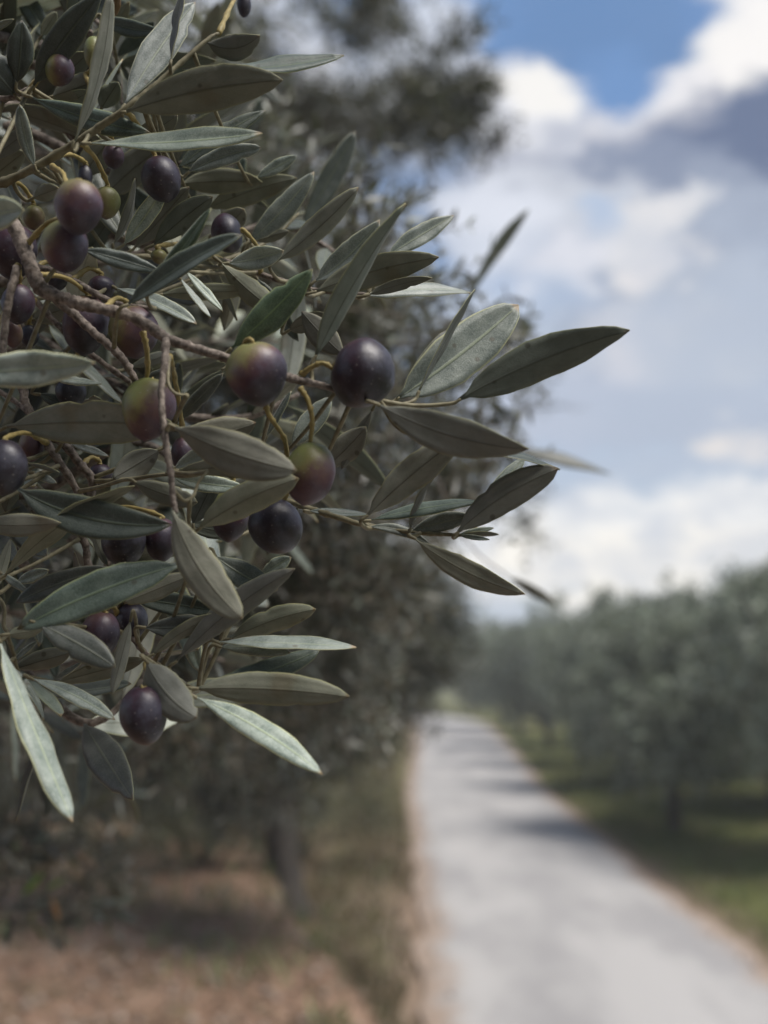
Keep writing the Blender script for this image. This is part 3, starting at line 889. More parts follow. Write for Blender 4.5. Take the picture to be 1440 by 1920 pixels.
# each branch: label, twigs [(points (x, y, depth in mm, radius in photo px), ...), kind]
BR = {
 'main': ('thick grey-brown branch crossing the middle, ending between two large round olives', [
    ([(-200, 330, 330, 17), (-90, 345, 322, 16), (0, 395, 318, 15), (31, 432, 316, 14), (55, 490, 314, 14), (76, 538, 313, 14), (125, 561, 312, 12), (174, 575, 311, 12), (236, 590, 310, 11), (278, 611, 309, 11), (312, 634, 309, 10), (365, 653, 308, 9), (424, 671, 308, 8.5), (500, 697, 310, 8), (560, 713, 310, 8), (600, 722, 312, 6.5), (650, 736, 316, 5), (715, 752, 318, 4)], 'bark_twig'),
    ([(312, 636, 308, 8), (308, 690, 304, 7), (302, 735, 302, 6.5), (306, 790, 300, 6.5), (313, 845, 299, 6.5), (320, 885, 299, 6), (324, 930, 299, 5.5), (330, 962, 299, 5)], 'bark_twig'),
    ([(318, 668, 307, 3.5), (315, 715, 303, 3.2), (328, 737, 302, 3), (350, 741, 303, 2.5)], 'green_twig'),
    ([(322, 915, 299, 4), (345, 938, 302, 3.5), (362, 930, 304, 3.2), (372, 905, 306, 3), (388, 885, 308, 2.5)], 'green_twig')]),
 'upper': ('slender upper branch rising to the right with broad leaves around it', [
    ([(-200, 360, 350, 10), (-60, 352, 342, 9), (0, 344, 338, 8.5), (65, 314, 334, 8), (140, 269, 330, 7.5), (190, 236, 328, 7), (235, 205, 326, 6.5), (285, 165, 328, 6), (325, 130, 330, 5), (388, 75, 334, 4), (410, 62, 336, 3)], 'green_twig')]),
 'topleft': ('leafy twig in the top left corner with dark leaves fanning from its tip', [
    ([(-200, 190, 370, 9), (-80, 190, 362, 8), (0, 186, 356, 7), (35, 176, 352, 6), (58, 165, 350, 4)], 'bark_twig'),
    ([(-200, 20, 420, 7), (60, 10, 412, 6), (150, 25, 408, 5), (197, 55, 405, 4), (216, 105, 402, 4), (226, 150, 400, 3.5), (228, 195, 400, 3)], 'bark_twig')]),
 'right': ('thin pale twig reaching right with narrow leaves and a small bud at its end', [
    ([(330, 880, 395, 6), (450, 915, 380, 6), (540, 940, 365, 6), (580, 954, 355, 6), (640, 972, 346, 5.5), (690, 986, 341, 5), (770, 998, 336, 4), (850, 1003, 333, 3.4), (905, 1004, 332, 2.6)], 'green_twig'),
    ([(-200, 800, 420, 8), (100, 830, 410, 7), (330, 880, 395, 6)], 'bark_twig')]),
 'middle': ('sheaf of upright grey-green leaves on a slim twig behind the two large olives', [
    ([(-200, 470, 430, 9), (100, 440, 410, 8), (300, 452, 390, 7), (416, 488, 375, 6), (482, 512, 368, 5.5), (540, 530, 362, 5), (600, 545, 360, 4), (690, 552, 358, 3)], 'bark_twig'),
    ([(416, 488, 375, 4), (470, 470, 385, 4), (520, 440, 392, 3), (560, 400, 396, 2.5)], 'green_twig')]),
 'inner': ('knotty inner twigs slanting down behind the thick branch', [
    ([(-200, 470, 350, 9), (-60, 480, 345, 8), (60, 500, 340, 7), (105, 511, 336, 6.5), (145, 530, 332, 6.5), (180, 551, 330, 6), (215, 568, 329, 5.5), (250, 575, 328, 5), (290, 578, 328, 4)], 'bark_twig'),
    ([(76, 540, 313, 9), (135, 586, 326, 8.5), (184, 630, 325, 8.5), (225, 667, 324, 8), (250, 706, 326, 7), (268, 745, 330, 5)], 'bark_twig'),
    ([(62, 560, 345, 6), (100, 600, 345, 5.5), (140, 640, 344, 5.5), (187, 676, 343, 5.5), (243, 716, 342, 5)], 'bark_twig'),
    ([(33, 500, 314, 8), (17, 560, 312, 7.5), (6, 640, 312, 7), (-10, 720, 314, 7), (-120, 830, 330, 8), (-200, 850, 340, 8)], 'bark_twig')]),
 'lower': ('lower left twig with long dark leaves lying across purple olives', [
    ([(-200, 690, 360, 10), (-60, 690, 352, 9), (30, 712, 346, 8.5), (48, 755, 344, 8), (62, 785, 343, 8), (97, 845, 342, 8), (135, 902, 344, 7), (165, 960, 348, 6)], 'bark_twig'),
    ([(62, 790, 343, 8), (122, 835, 346, 8.5), (149, 870, 348, 8.5), (174, 908, 350, 8), (150, 985, 352, 8), (160, 1022, 353, 7.5), (168, 1065, 354, 7), (200, 1130, 350, 6), (210, 1142, 348, 6), (240, 1182, 344, 6), (271, 1224, 340, 6), (290, 1241, 338, 5)], 'bark_twig'),
    ([(-60, 700, 370, 5), (5, 738, 366, 5), (42, 763, 362, 4.5), (64, 788, 345, 4)], 'bark_twig'),
    ([(290, 1241, 338, 4.5), (320, 1262, 336, 4), (345, 1282, 334, 3.6), (372, 1294, 332, 3)], 'green_twig')]),
 'beyond': ('blurred slim twig farther back whose dark narrow leaf tips poke past the front leaves', [
    ([(-200, 640, 884, 7), (300, 660, 858, 5), (640, 640, 838, 3), (780, 645, 832, 2.2), (868, 588, 832, 1.6)], 'bark_twig'),
    ([(640, 640, 838, 2.5), (760, 740, 826, 2.2), (860, 815, 819, 2), (957, 846, 806, 1.5)], 'bark_twig'),
    ([(760, 740, 826, 2.2), (820, 900, 799, 2), (880, 1020, 786, 1.6), (953, 1081, 780, 1.4)], 'bark_twig')]),
 'corner': ('pale yellow twig at the left edge with long silvery hanging leaves', [
    ([(-200, 1040, 350, 8), (-80, 1080, 340, 6), (0, 1125, 332, 4), (7, 1172, 330, 4), (14, 1188, 329, 4), (-2, 1205, 326, 4)], 'green_twig'),
    ([(14, 1188, 329, 3.6), (25, 1225, 332, 3.4), (36, 1263, 334, 3.4), (60, 1270, 335, 3.2), (103, 1279, 337, 2.8)], 'green_twig')]),
}

# branch, base x, y, depth mm, tip x, y, depth mm, width px, face (U upper / L under), bow, tint, {extra}
LV = [
 ('upper', 231, 211, 324, 530, 150, 318, 82, 'L', .03, 'o'), ('upper', 232, 200, 330, 366, 4, 345, 60, 'U', .02, 'P'), ('upper', 320, 118, 326, 345, -25, 330, 15, 'U', 0, 'n'),
 ('upper', 342, 131, 332, 645, 104, 345, 24, 'U', -.03, 't'), ('upper', 137, 270, 322, 207, -15, 312, 30, 'L', -.05, 'n'), ('upper', 66, 315, 330, 37, 196, 322, 28, 'U', .04, 'p'),
 ('upper', 165, 269, 322, 492, 250, 318, 38, 'U', -.03, 'p'), ('upper', 330, 318, 352, 498, 207, 360, 38, 'U', .03, 'd'), ('upper', 350, 324, 350, 490, 277, 352, 36, 'U', .04, 'p'),
 ('upper', 385, 78, 334, 487, 66, 330, 48, 'L', -.16, 'n'), ('upper', 195, 368, 372, 312, 268, 366, 60, 'L', .02, 'n'), ('upper', 150, 335, 366, 205, 262, 362, 52, 'L', 0, 'n'),
 ('upper', 245, 262, 352, 333, 216, 348, 42, 'L', -.04, 'o'), ('upper', 335, 345, 374, 492, 342, 372, 48, 'L', .02, 'o'), ('upper', 382, 395, 380, 557, 334, 376, 48, 'L', .03, 'o'),
 ('upper', 478, 335, 372, 557, 292, 372, 26, 'U', 0, 'p'), ('upper', 60, 372, 345, 110, 352, 342, 32, 'L', 0, 'n'), ('upper', 210, 462, 352, 253, 334, 350, 18, 'L', -.08, 'n'),
 ('topleft', 60, 165, 342, 192, -14, 332, 58, 'U', .02, 'd'), ('topleft', 31, 160, 344, 41, 38, 338, 50, 'U', -.02, 'd'), ('topleft', 30, 180, 346, -35, 105, 336, 74, 'U', 0, 'd'),
 ('topleft', 56, 181, 336, 282, 249, 328, 46, 'U', -.03, 't'), ('topleft', 95, 182, 356, 192, 148, 352, 44, 'L', 0, 'n'), ('topleft', 188, 206, 358, 222, 154, 354, 40, 'L', 0, 'd'),
 ('topleft', 190, 34, 362, 300, 59, 356, 32, 'U', -.05, 't'), ('topleft', 212, 36, 370, 222, -14, 366, 18, 'L', 0, 'r'), ('topleft', -30, 62, 350, 26, 36, 346, 14, 'U', 0, 'p'),
 ('topleft', 76, 70, 372, 106, 22, 370, 22, 'L', 0, 'o'), ('topleft', -30, 345, 366, 46, 284, 360, 42, 'L', 0, 'o'), ('topleft', -60, 415, 290, 45, 394, 282, 62, 'U', .02, 'P'),
 ('topleft', -20, 300, 352, 60, 240, 350, 34, 'L', 0, 'n'), ('topleft', 100, 90, 395, 30, -30, 390, 40, 'U', 0, 'd'), ('topleft', 160, 60, 400, 110, -30, 396, 34, 'L', 0, 'n'),
 ('topleft', 215, 110, 400, 290, 40, 396, 30, 'U', 0, 'd'), ('topleft', 228, 160, 398, 190, 90, 396, 26, 'L', 0, 'n'),
 ('inner', -80, 700, 284, 178, 680, 278, 68, 'U', -.01, 'P'), ('main', 8, 800, 330, 335, 800, 312, 86, 'L', .02, 'n'), ('main', 322, 798, 297, 556, 882, 292, 84, 'L', -.04, 'b'),
 ('main', 338, 803, 318, 480, 792, 322, 56, 'L', -.10, 'b'), ('main', 430, 657, 318, 586, 504, 314, 62, 'U', -.02, 'g'), ('main', 590, 672, 312, 761, 381, 308, 40, 'L', .02, 'd'),
 ('main', 858, 751, 322, 1181, 619, 316, 82, 'L', .03, 'd'), ('main', 706, 757, 300, 991, 842, 296, 76, 'L', -.06, 'n'), ('main', 770, 812, 318, 1050, 880, 326, 17, 'U', .02, 't'),
 ('main', 744, 748, 338, 972, 572, 352, 96, 'U', -.02, 'p'), ('main', 783, 738, 330, 890, 543, 338, 13, 'L', .01, 'd'), ('beyond', 865, 590, 832, 992, 392, 832, 22, 'L', .03, 'd'), ('beyond', 955, 846, 806, 1146, 890, 806, 24, 'U', .03, 'n'), ('beyond', 950, 1080, 780, 1045, 1134, 780, 20, 'L', 0, 'b'), ('main', 648, 668, 330, 566, 584, 334, 52, 'L', .03, 'b'),
 ('main', 324, 958, 297, 455, 1160, 290, 74, 'L', -.07, 'b'), ('main', 372, 992, 312, 560, 897, 304, 64, 'L', .04, 'o'), ('main', 545, 838, 335, 621, 745, 338, 44, 'U', 0, 'p'),
 ('main', 606, 880, 345, 686, 800, 340, 54, 'L', -.03, 'b'), ('main', 498, 822, 345, 546, 733, 342, 14, 'U', 0, 'p'), ('main', 330, 882, 318, 520, 888, 312, 38, 'L', .04, 'b'),
 ('main', 325, 880, 322, 398, 838, 318, 28, 'U', 0, 'P'), ('main', 330, 792, 340, 418, 700, 335, 28, 'U', 0, 'n'), ('main', 420, 690, 350, 300, 800, 356, 30, 'L', 0, 'd'),
 ('main', 700, 765, 340, 640, 880, 346, 26, 'L', 0, 'n'), ('main', 745, 752, 345, 868, 600, 360, 40, 'U', 0, 'n'),
 ('right', 686, 970, 330, 862, 822, 322, 64, 'L', .02, 'n'), ('right', 855, 1001, 328, 1047, 878, 322, 64, 'L', .05, 'n'), ('right', 900, 955, 340, 985, 856, 345, 30, 'U', 0, 'p'),
 ('right', 690, 977, 334, 906, 940, 330, 26, 'U', .02, 't'), ('right', 768, 997, 336, 884, 968, 332, 36, 'U', .02, 'p'), ('right', 768, 995, 332, 820, 886, 328, 12, 'L', .06, 'n'),
 ('right', 860, 1002, 331, 926, 990, 330, 12, 'U', 0, 'P'), ('right', 862, 1003, 331, 935, 1002, 329, 10, 'L', 0, 'b'), ('right', 862, 1004, 331, 918, 1012, 328, 10, 'U', 0, 'p'),
 ('right', 775, 1008, 328, 985, 1114, 318, 48, 'L', -.05, 'b'), ('right', 690, 988, 338, 805, 1020, 336, 20, 'U', .08, 'p'), 
 ('right', 440, 1000, 352, 352, 985, 350, 34, 'L', 0, 'd'), ('right', 575, 958, 350, 690, 965, 356, 16, 'U', 0, 't'), ('right', 560, 950, 360, 500, 1040, 366, 30, 'U', 0, 'n'),
 ('middle', 425, 494, 352, 532, 470, 348, 44, 'U', -.03, 'P'), ('middle', 412, 490, 350, 532, 592, 346, 46, 'L', -.04, 'o'), ('middle', 515, 492, 352, 672, 351, 346, 44, 'L', -.03, 'n'),
 ('middle', 588, 530, 350, 712, 412, 346, 48, 'U', -.05, 'P'), ('middle', 464, 456, 368, 589, 322, 366, 44, 'U', -.03, 'p'), ('middle', 588, 548, 346, 823, 482, 340, 60, 'L', .03, 'o'),
 ('middle', 688, 554, 342, 810, 521, 338, 23, 'L', .03, 'o'), ('middle', 680, 556, 345, 882, 549, 360, 26, 'U', .04, 'P'), ('middle', 722, 482, 358, 851, 404, 366, 38, 'U', 0, 'p'),
 ('middle', 478, 452, 376, 542, 433, 374, 23, 'L', 0, 'o'), ('middle', 300, 552, 352, 472, 545, 350, 32, 'L', 0, 'o'), ('middle', 345, 505, 342, 418, 584, 338, 17, 'U', 0, 'P'),
 ('middle', 336, 520, 336, 395, 596, 332, 12, 'U', 0, 'P'), ('middle', 250, 468, 366, 355, 350, 360, 46, 'L', 0, 'b'), ('middle', 285, 462, 352, 399, 368, 346, 50, 'L', .02, 'd'),
 ('middle', 230, 462, 345, 313, 342, 340, 36, 'U', -.02, 'P'), ('middle', 400, 440, 372, 458, 392, 368, 44, 'L', -.04, 'b'), ('middle', 540, 620, 366, 612, 590, 362, 36, 'L', 0, 'b'),
 ('middle', 420, 372, 384, 450, 440, 380, 40, 'L', 0, 'b'), ('middle', 480, 520, 372, 560, 640, 380, 30, 'U', 0, 'd'), ('middle', 450, 505, 380, 420, 620, 384, 32, 'L', 0, 'n'),
 ('inner', 285, 542, 312, 396, 390, 304, 28, 'U', -.02, 'g'), ('inner', 236, 574, 306, 454, 440, 302, 40, 'U', .03, 't'), ('inner', 215, 540, 338, 369, 608, 330, 24, 'U', .03, 'P'),
 ('inner', 150, 466, 312, 303, 510, 318, 34, 'U', .0, 't'), ('inner', 60, 600, 356, 122, 578, 354, 44, 'L', 0, 'n'), ('inner', 96, 708, 326, 190, 720, 322, 16, 'U', 0, 'P'),
 ('inner', 72, 738, 352, 147, 770, 350, 27, 'U', 0, 'd'), ('inner', 110, 560, 362, 40, 640, 366, 34, 'L', 0, 'n'), ('inner', 240, 690, 360, 330, 660, 364, 24, 'L', 0, 'n'),
 ('inner', 170, 650, 362, 90, 690, 366, 34, 'L', 0, 'd'), ('inner', 260, 720, 352, 330, 690, 350, 22, 'U', 0, 'n'),
 ('lower', 28, 913, 318, 322, 984, 312, 76, 'U', -.08, 'd'), ('lower', 8, 1080, 326, 252, 911, 312, 38, 'L', .05, 'o'), ('lower', -60, 982, 316, 114, 980, 312, 44, 'L', -.02, 'b'),
 ('lower', 342, 1058, 316, 32, 1180, 304, 76, 'U', -.03, 't'), ('lower', 222, 1064, 330, 30, 1130, 322, 44, 'U', -.04, 'n'), ('lower', 372, 1072, 326, 232, 1130, 322, 42, 'L', 0, 'b'),
 ('lower', 412, 1146, 330, 256, 1122, 334, 44, 'U', 0, 'd'), ('lower', 70, 1168, 306, 216, 1251, 300, 58, 'U', .02, 'n'), ('lower', 268, 1177, 330, 404, 1170, 326, 46, 'U', -.02, 'n'),
 ('lower', 285, 1229, 324, 420, 1150, 318, 26, 'L', .05, 'n'), ('lower', 328, 1243, 322, 553, 1066, 312, 52, 'L', .04, 'n'), ('lower', 430, 1200, 336, 592, 1142, 330, 48, 'L', .04, 'o'),
 ('lower', 400, 1040, 334, 521, 1106, 330, 52, 'U', -.05, 'p'), ('lower', 488, 1078, 344, 546, 1045, 342, 30, 'U', 0, 'p'), ('lower', 275, 1240, 306, 369, 1346, 300, 72, 'L', -.08, 'n'),
 ('lower', 364, 1306, 308, 604, 1452, 292, 48, 'U', .03, 'P'), ('lower', 366, 1291, 312, 655, 1306, 306, 64, 'L', .02, 'o'), ('lower', 374, 1290, 320, 600, 1218, 326, 46, 'U', -.04, 't'),
 ('lower', 405, 1204, 322, 668, 1214, 318, 26, 'U', 0, 'P'), ('lower', 410, 1213, 326, 545, 1224, 322, 32, 'U', .03, 'p'), ('lower', 246, 1160, 326, 210, 1302, 322, 28, 'L', 0, 'n'),
 ('lower', 60, 885, 340, 106, 906, 336, 16, 'U', 0, 'P'), ('lower', 50, 868, 334, 112, 886, 332, 9, 'L', 0, 'n'), ('lower', 128, 829, 338, 204, 856, 334, 15, 'U', 0, 'P'),
 ('lower', 302, 842, 345, 212, 898, 342, 52, 'L', 0, 'n'), ('lower', 250, 903, 328, 370, 942, 322, 42, 'L', -.03, 'o'), ('lower', 320, 892, 330, 456, 914, 326, 34, 'U', -.03, 'P'),
 ('lower', 174, 984, 344, 202, 1062, 340, 17, 'L', -.04, 'o'), ('lower', 360, 986, 348, 402, 900, 344, 42, 'L', 0, 'd'), ('lower', 40, 850, 352, 10, 960, 356, 40, 'L', 0, 'd'),
 ('lower', 200, 1130, 352, 120, 1090, 356, 36, 'L', 0, 'd'),
 ('corner', -2, 1200, 296, 136, 1542, 284, 45, 'U', -.01, 'P'), ('corner', 20, 1248, 326, 82, 1350, 322, 13, 'U', .04, 'P'), ('corner', 58, 1272, 322, 216, 1350, 314, 29, 'U', .03, 'P'),
 ('corner', 103, 1274, 336, 153, 1242, 334, 11, 'U', 0, 'p'), ('corner', 20, 1256, 338, 132, 1224, 334, 40, 'L', 0, 'o'), ('corner', 20, 1246, 336, 71, 1201, 334, 11, 'U', 0, 'p'),
 ('corner', 104, 1280, 342, 272, 1236, 338, 36, 'L', 0, 'o'), ('corner', 0, 1074, 330, 53, 1111, 326, 15, 'U', 0, 'p'), ('corner', 30, 1092, 340, 91, 1069, 338, 24, 'U', 0, 'p'),
 ('corner', 12, 1190, 320, 80, 1180, 322, 26, 'L', 0, 'o'), ('corner', -10, 1110, 338, 20, 1010, 342, 20, 'L', 0, 'n'), ('corner', 10, 1195, 334, 45, 1330, 338, 18, 'L', 0, 'd'),
]

# x, y, depth mm, width px, height px, lean deg, ripeness at the green end and at the dark end, direction green -> dark, branch, stalk points or None, label
OL = [
 (147, 388, 297, 87, 104, 8, .24, .80, (.25, 1), 'upper', [(98, 312, 330), (118, 325, 318), (126, 345, 303)], 'purple olive with a dull brown-green top, uppermost of the two stacked at left'),
 (121, 462, 306, 84, 98, 0, .12, .80, (.8, .7), 'main', None, 'half green, half purple olive tucked right under the brown-topped one'),
 (303, 336, 340, 74, 86, -15, .72, .92, (-.3, 1), 'upper', None, 'dark purple olive partly behind a pale leaf in the upper left, below the slender branch'),
 (200, 380, 345, 50, 60, 5, .06, .36, (-1, .6), 'upper', None, 'small dark green olive peeping out right of the uppermost purple olive'),
 (112, 132, 340, 54, 58, 20, .02, .66, (1, .1), 'topleft', None, 'olive green on its left, purple on its right, under dark leaves at top left'),
 (176, 99, 352, 38, 62, 0, .02, .18, (0, 1), 'topleft', [(170, 160, 350), (160, 140, 352), (172, 128, 352)], 'small all-green olive beside a long narrow upright leaf at the top'),
 (213, 293, 352, 40, 46, 0, .40, .66, (.3, 1), 'upper', None, 'small reddish purple olive between leaves under the slender upper branch'),
 (26, 472, 330, 84, 104, 10, .58, .86, (.2, 1), 'main', None, 'dull purple olive behind the thick branch where it enters at left'),
 (34, 570, 326, 60, 76, 4, .62, .88, (-.5, .6), 'inner', None, 'greyish purple olive at the left edge beside a thin vertical twig'),
 (24, 626, 335, 36, 52, 0, .34, .52, (-1, .5), 'inner', None, 'small russet olive at the left edge just above the long pale leaf'),
 (160, 609, 334, 86, 112, 6, .34, 1.0, (.35, 1), 'main', None, 'brown-topped black olive hanging behind the thick branch and a slanting twig'),
 (250, 622, 330, 92, 100, -6, .14, .70, (1, .35), 'main', None, 'olive-brown fruit with purple right side right behind the thick branch'),
 (279, 767, 316, 99, 120, 8, .02, .66, (.62, .75), 'main', [(268, 622, 312), (275, 655, 312), (277, 690, 314), (275, 712, 316)], 'green olive turning purple at lower right, crossed by a thin vertical twig'),
 (482, 701, 303, 113, 122, -8, .12, 1.0, (.62, .75), 'main', None, 'large olive with green upper left and black bottom, left of the pair in the middle'),
 (681, 701, 308, 130, 120, -70, .72, 1.05, (.5, .35), 'main', [(566, 703, 311), (582, 690, 309), (602, 681, 308), (616, 685, 308), (626, 692, 308)], 'large black olive with a soft sheen, rightmost of all the olives'),
 (581, 888, 312, 96, 120, 12, .05, .70, (.35, 1), 'main', [(562, 727, 309), (576, 748, 309), (584, 775, 309), (585, 800, 310), (582, 832, 312)], 'olive shading from yellow-green to reddish purple on a curved stalk in the middle'),
 (517, 987, 326, 101, 108, -30, .86, 1.05, (-.3, .5), 'main', [(497, 755, 309), (503, 775, 310), (517, 797, 312), (534, 826, 316), (540, 880, 322), (535, 935, 326)], 'blue-black olive right below the yellow-green and reddish one'),
 (432, 966, 338, 72, 100, 4, .08, .86, (.3, 1), 'main', [(437, 880, 338), (438, 900, 338), (437, 918, 338)], 'olive with tan-green top and dark purple lower half, half hidden behind a leaf'),
 (133, 736, 348, 56, 58, 0, .95, 1.05, (.3, 1), 'inner', None, 'small black olive at left among twigs above a long grey leaf'),
 (8, 876, 308, 84, 106, 0, .90, 1.05, (-.5, .8), 'lower', None, 'blue-black olive cut by the left edge of the picture'),
 (60, 834, 345, 46, 62, 0, .28, .60, (.8, .6), 'lower', None, 'small russet and green olive right of the blue-black one at the edge'),
 (188, 892, 356, 44, 46, 0, .70, .90, (0, 1), 'lower', None, 'small dark maroon olive showing above the long dark leaf, beside a stout twig'),
 (232, 1016, 336, 84, 92, 0, .84, 1.05, (0, 1), 'lower', None, 'black-purple olive under the long dark leaf at left'),
 (302, 1012, 342, 62, 84, 0, .55, .88, (.5, 1), 'lower', None, 'brownish purple olive right beside the black one under the dark leaf'),
 (188, 1190, 332, 72, 90, 10, .48, .90, (.4, 1), 'lower', None, 'maroon olive partly covered by a blunt grey-green leaf, lower left'),
 (248, 1166, 345, 60, 74, 0, .82, 1.0, (.5, .5), 'lower', None, 'dark olive behind the twig right of the maroon olive'),
 (270, 1341, 305, 88, 112, -6, .74, 1.0, (0, 1), 'lower', [(274, 1243, 322), (276, 1262, 314), (275, 1288, 306)], 'dark wrinkled olive hanging alone as the lowest fruit of all'),
 (425, 438, 356, 74, 58, 80, .60, 1.05, (1, .2), 'middle', None, 'dark blue olive lying sideways between leaves above the middle'),
 (344, 850, 345, 46, 62, 0, .52, .75, (.2, 1), 'main', None, 'dark red olive behind the vertical twig, above a pale leaf'),
 (190, 540, 340, 50, 46, 0, .55, .80, (1, .4), 'inner', None, 'dull purple olive just above the thick branch, behind slim twigs'),
 (160, 332, 362, 26, 46, 0, .90, 1.0, (1, .2), 'upper', None, 'tiny dark olive glimpsed between leaves above the stacked purple ones'),
 (298, 481, 348, 30, 28, 0, .08, .25, (0, 1), 'middle', None, 'tiny green olive peeping between the leaves left of the middle'),
 (55, 630, 352, 34, 42, 0, .95, 1.05, (1, .2), 'inner', None, 'black olive half hidden right of the russet one at the left edge'),
 (458, 10, 385, 26, 44, 0, .70, .9, (1, .2), 'upper', None, 'blurred purple olive at the very top edge of the picture'),
 (64, 408, 350, 40, 46, 0, .10, .35, (.5, 1), 'upper', None, 'small dull green olive left of the uppermost purple olive, behind leaves'),
 (104, 526, 345, 44, 40, 0, .9, 1.0, (1, .2), 'inner', None, 'black olive in the shade above the bend of the thick branch'),
]

branch_obj, branch_org, twig_pts = {}, {}, {}
for bi, (key, (label, twigs)) in enumerate(BR.items()):
    org = P(*twigs[0][0][0][:2], twigs[0][0][0][2] / 1000)
    root = empty('olive_branch', org); tag(root, label, 'branch', 'fruiting olive branches in front')
    branch_obj[key], branch_org[key] = root, org
    acc = []
    rng = np.random.default_rng(200 + bi)
    for ti, (pts, mat) in enumerate(twigs):
        c = np.array([np.append(P(x, y, d / 1000), r * d / 1000 / FPX) for x, y, d, r in pts])
        s = spline(c, 9)
        jit = rng.normal(size=(len(s), 3)) * s[:, 3:4] * .05
        pos = s[:, :3] + jit
        rad = s[:, 3] * (1 + rng.normal(size=len(s)) * .05)
        node = (np.arange(len(s)) % 13 == 6)
        rad = np.where(node, rad * 1.18, rad)
        link('twig', tubes_mesh('twig', [(pos, rad)], M[mat], 10, .05, bi * 10 + ti, org), root).color = (1, 1, 1, 1)
        acc.append(pos)
    twig_pts[key] = np.vstack(acc)


def nearest(key, p):
    t = twig_pts[key]; d = np.linalg.norm(t - p, axis=1); i = int(np.argmin(d)); return t[i], float(d[i])


rng = np.random.default_rng(99)
stubs = {k: [] for k in BR}
for row in LV:
    key, bx, by, bd, tx, ty, td, w, face, bow, tint = row[:11]
    ex = row[11] if len(row) > 11 else {}
    P0, P1 = P(bx, by, bd / 1000), P(tx, ty, td / 1000)
    me = leaf_geometry(P0, P1, w * (bd + td) / 2000 / FPX, face == 'U', bow, rng=rng, twist=rng.uniform(-.8, .8), **ex)
    o = link('leaf', me, branch_obj[key]); o.location = P0 - branch_org[key]
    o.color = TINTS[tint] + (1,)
    q, dist = nearest(key, P0)
    if dist > .0022:
        a = (P1 - P0) / np.linalg.norm(P1 - P0)
        mid = P0 - a * min(dist * .45, .012)
        stubs[key].append((spline([q, q * .5 + (P0 - a * min(.35 * dist, .004)) * .5 + FWD * .001 - UPV * .0006, P0 - a * min(.2 * dist, .0025), P0 + a * .001], 5), np.linspace(.0008, .0005, 16)))
for key, tb in stubs.items():
    for k, t in enumerate(tb):
        link('twig', tubes_mesh('twig', [t], M['green_twig'], 6, .05, k, branch_org[key]), branch_obj[key])

OLROOT = {}
for i, (x, y, d, w, h, lean, r0, r1, gd, key, stalk, label) in enumerate(OL):
    rng = np.random.default_rng(400 + i)
    c = P(x, y, d / 1000); sc = d / 1000 / FPX
    rx, rz = w * sc / 2, h * sc / 2
    la = R(lean)
    up = UPV * math.cos(la) + RGT * math.sin(la) + FWD * rng.uniform(-.25, .12); up /= np.linalg.norm(up)
    e1 = np.cross(up, FWD); e1 /= np.linalg.norm(e1); e2 = np.cross(up, e1)
    NS, NR = 32, 22
    V, rip = [], []
    g = np.array(gd, float); g /= np.linalg.norm(g)
    low = rng.uniform(1, 3, 3)
    for j in range(NR + 1):
        th = math.pi * j / NR
        for k in range(NS):
            ph = 2 * math.pi * k / NS
            zz = math.cos(th); rr = math.sin(th)
            prof = rr * (1 + .045 * zz - .05 * max(0, -zz) ** 2)
            zz2 = zz - .09 * math.exp(-(rr / .20) ** 2) * (zz > 0) + (-.035 * math.exp(-(rr / .14) ** 2)) * (zz < 0)
            wob = 1 + .03 * math.sin(low[0] * ph + 2 * zz + i) * rr + .012 * math.sin(3 * zz * low[1] + ph * 2)
            p = e1 * math.cos(ph) * prof * rx * wob + e2 * math.sin(ph) * prof * rx * wob + up * zz2 * rz
            V.append(p)
            s = (np.dot(p, RGT) / rx * g[0] - np.dot(p, UPV) / rz * g[1]) * .5 + .5
            s = s * s * (3 - 2 * s) if 0 < s < 1 else (0 if s <= 0 else 1)
            rip.append(r0 + (r1 - r0) * s)
    F = []
    for j in range(NR):
        for k in range(NS):
            k2 = (k + 1) % NS
            F.append((j * NS + k, (j + 1) * NS + k, (j + 1) * NS + k2, j * NS + k2))
    me = mesh_np('olive', V, np.array(F), M['olive'])
    at = me.attributes.new('ripe', 'FLOAT', 'POINT'); at.data.foreach_set('value', np.array(rip, dtype=np.float32)[:len(me.vertices)])
    o = link('olive', me); o.location = c
    tag(o, label, 'olive', 'olives on the fruiting branches')
    topp = c + up * rz * .90
    if stalk:
        pts = [P(a, b, z / 1000) for a, b, z in stalk] + [topp]
    else:
        q, dist = nearest(key, topp + up * .004)
        pts = [q, q * .45 + topp * .55 + up * min(.003, dist * .3), topp + up * .0012, topp]
    s = spline(pts, 6)
    rad = np.linspace(.00078, .00060, len(s)) * (1 + .42 * (np.arange(len(s)) % 7 == 3) + rng.normal(size=len(s)) * .05); rad[-3:] *= 1.35; rad[:2] *= 1.4
    link('stalk', tubes_mesh('stalk', [(s, rad)], M['stalk'], 8, .08, i, c), o)

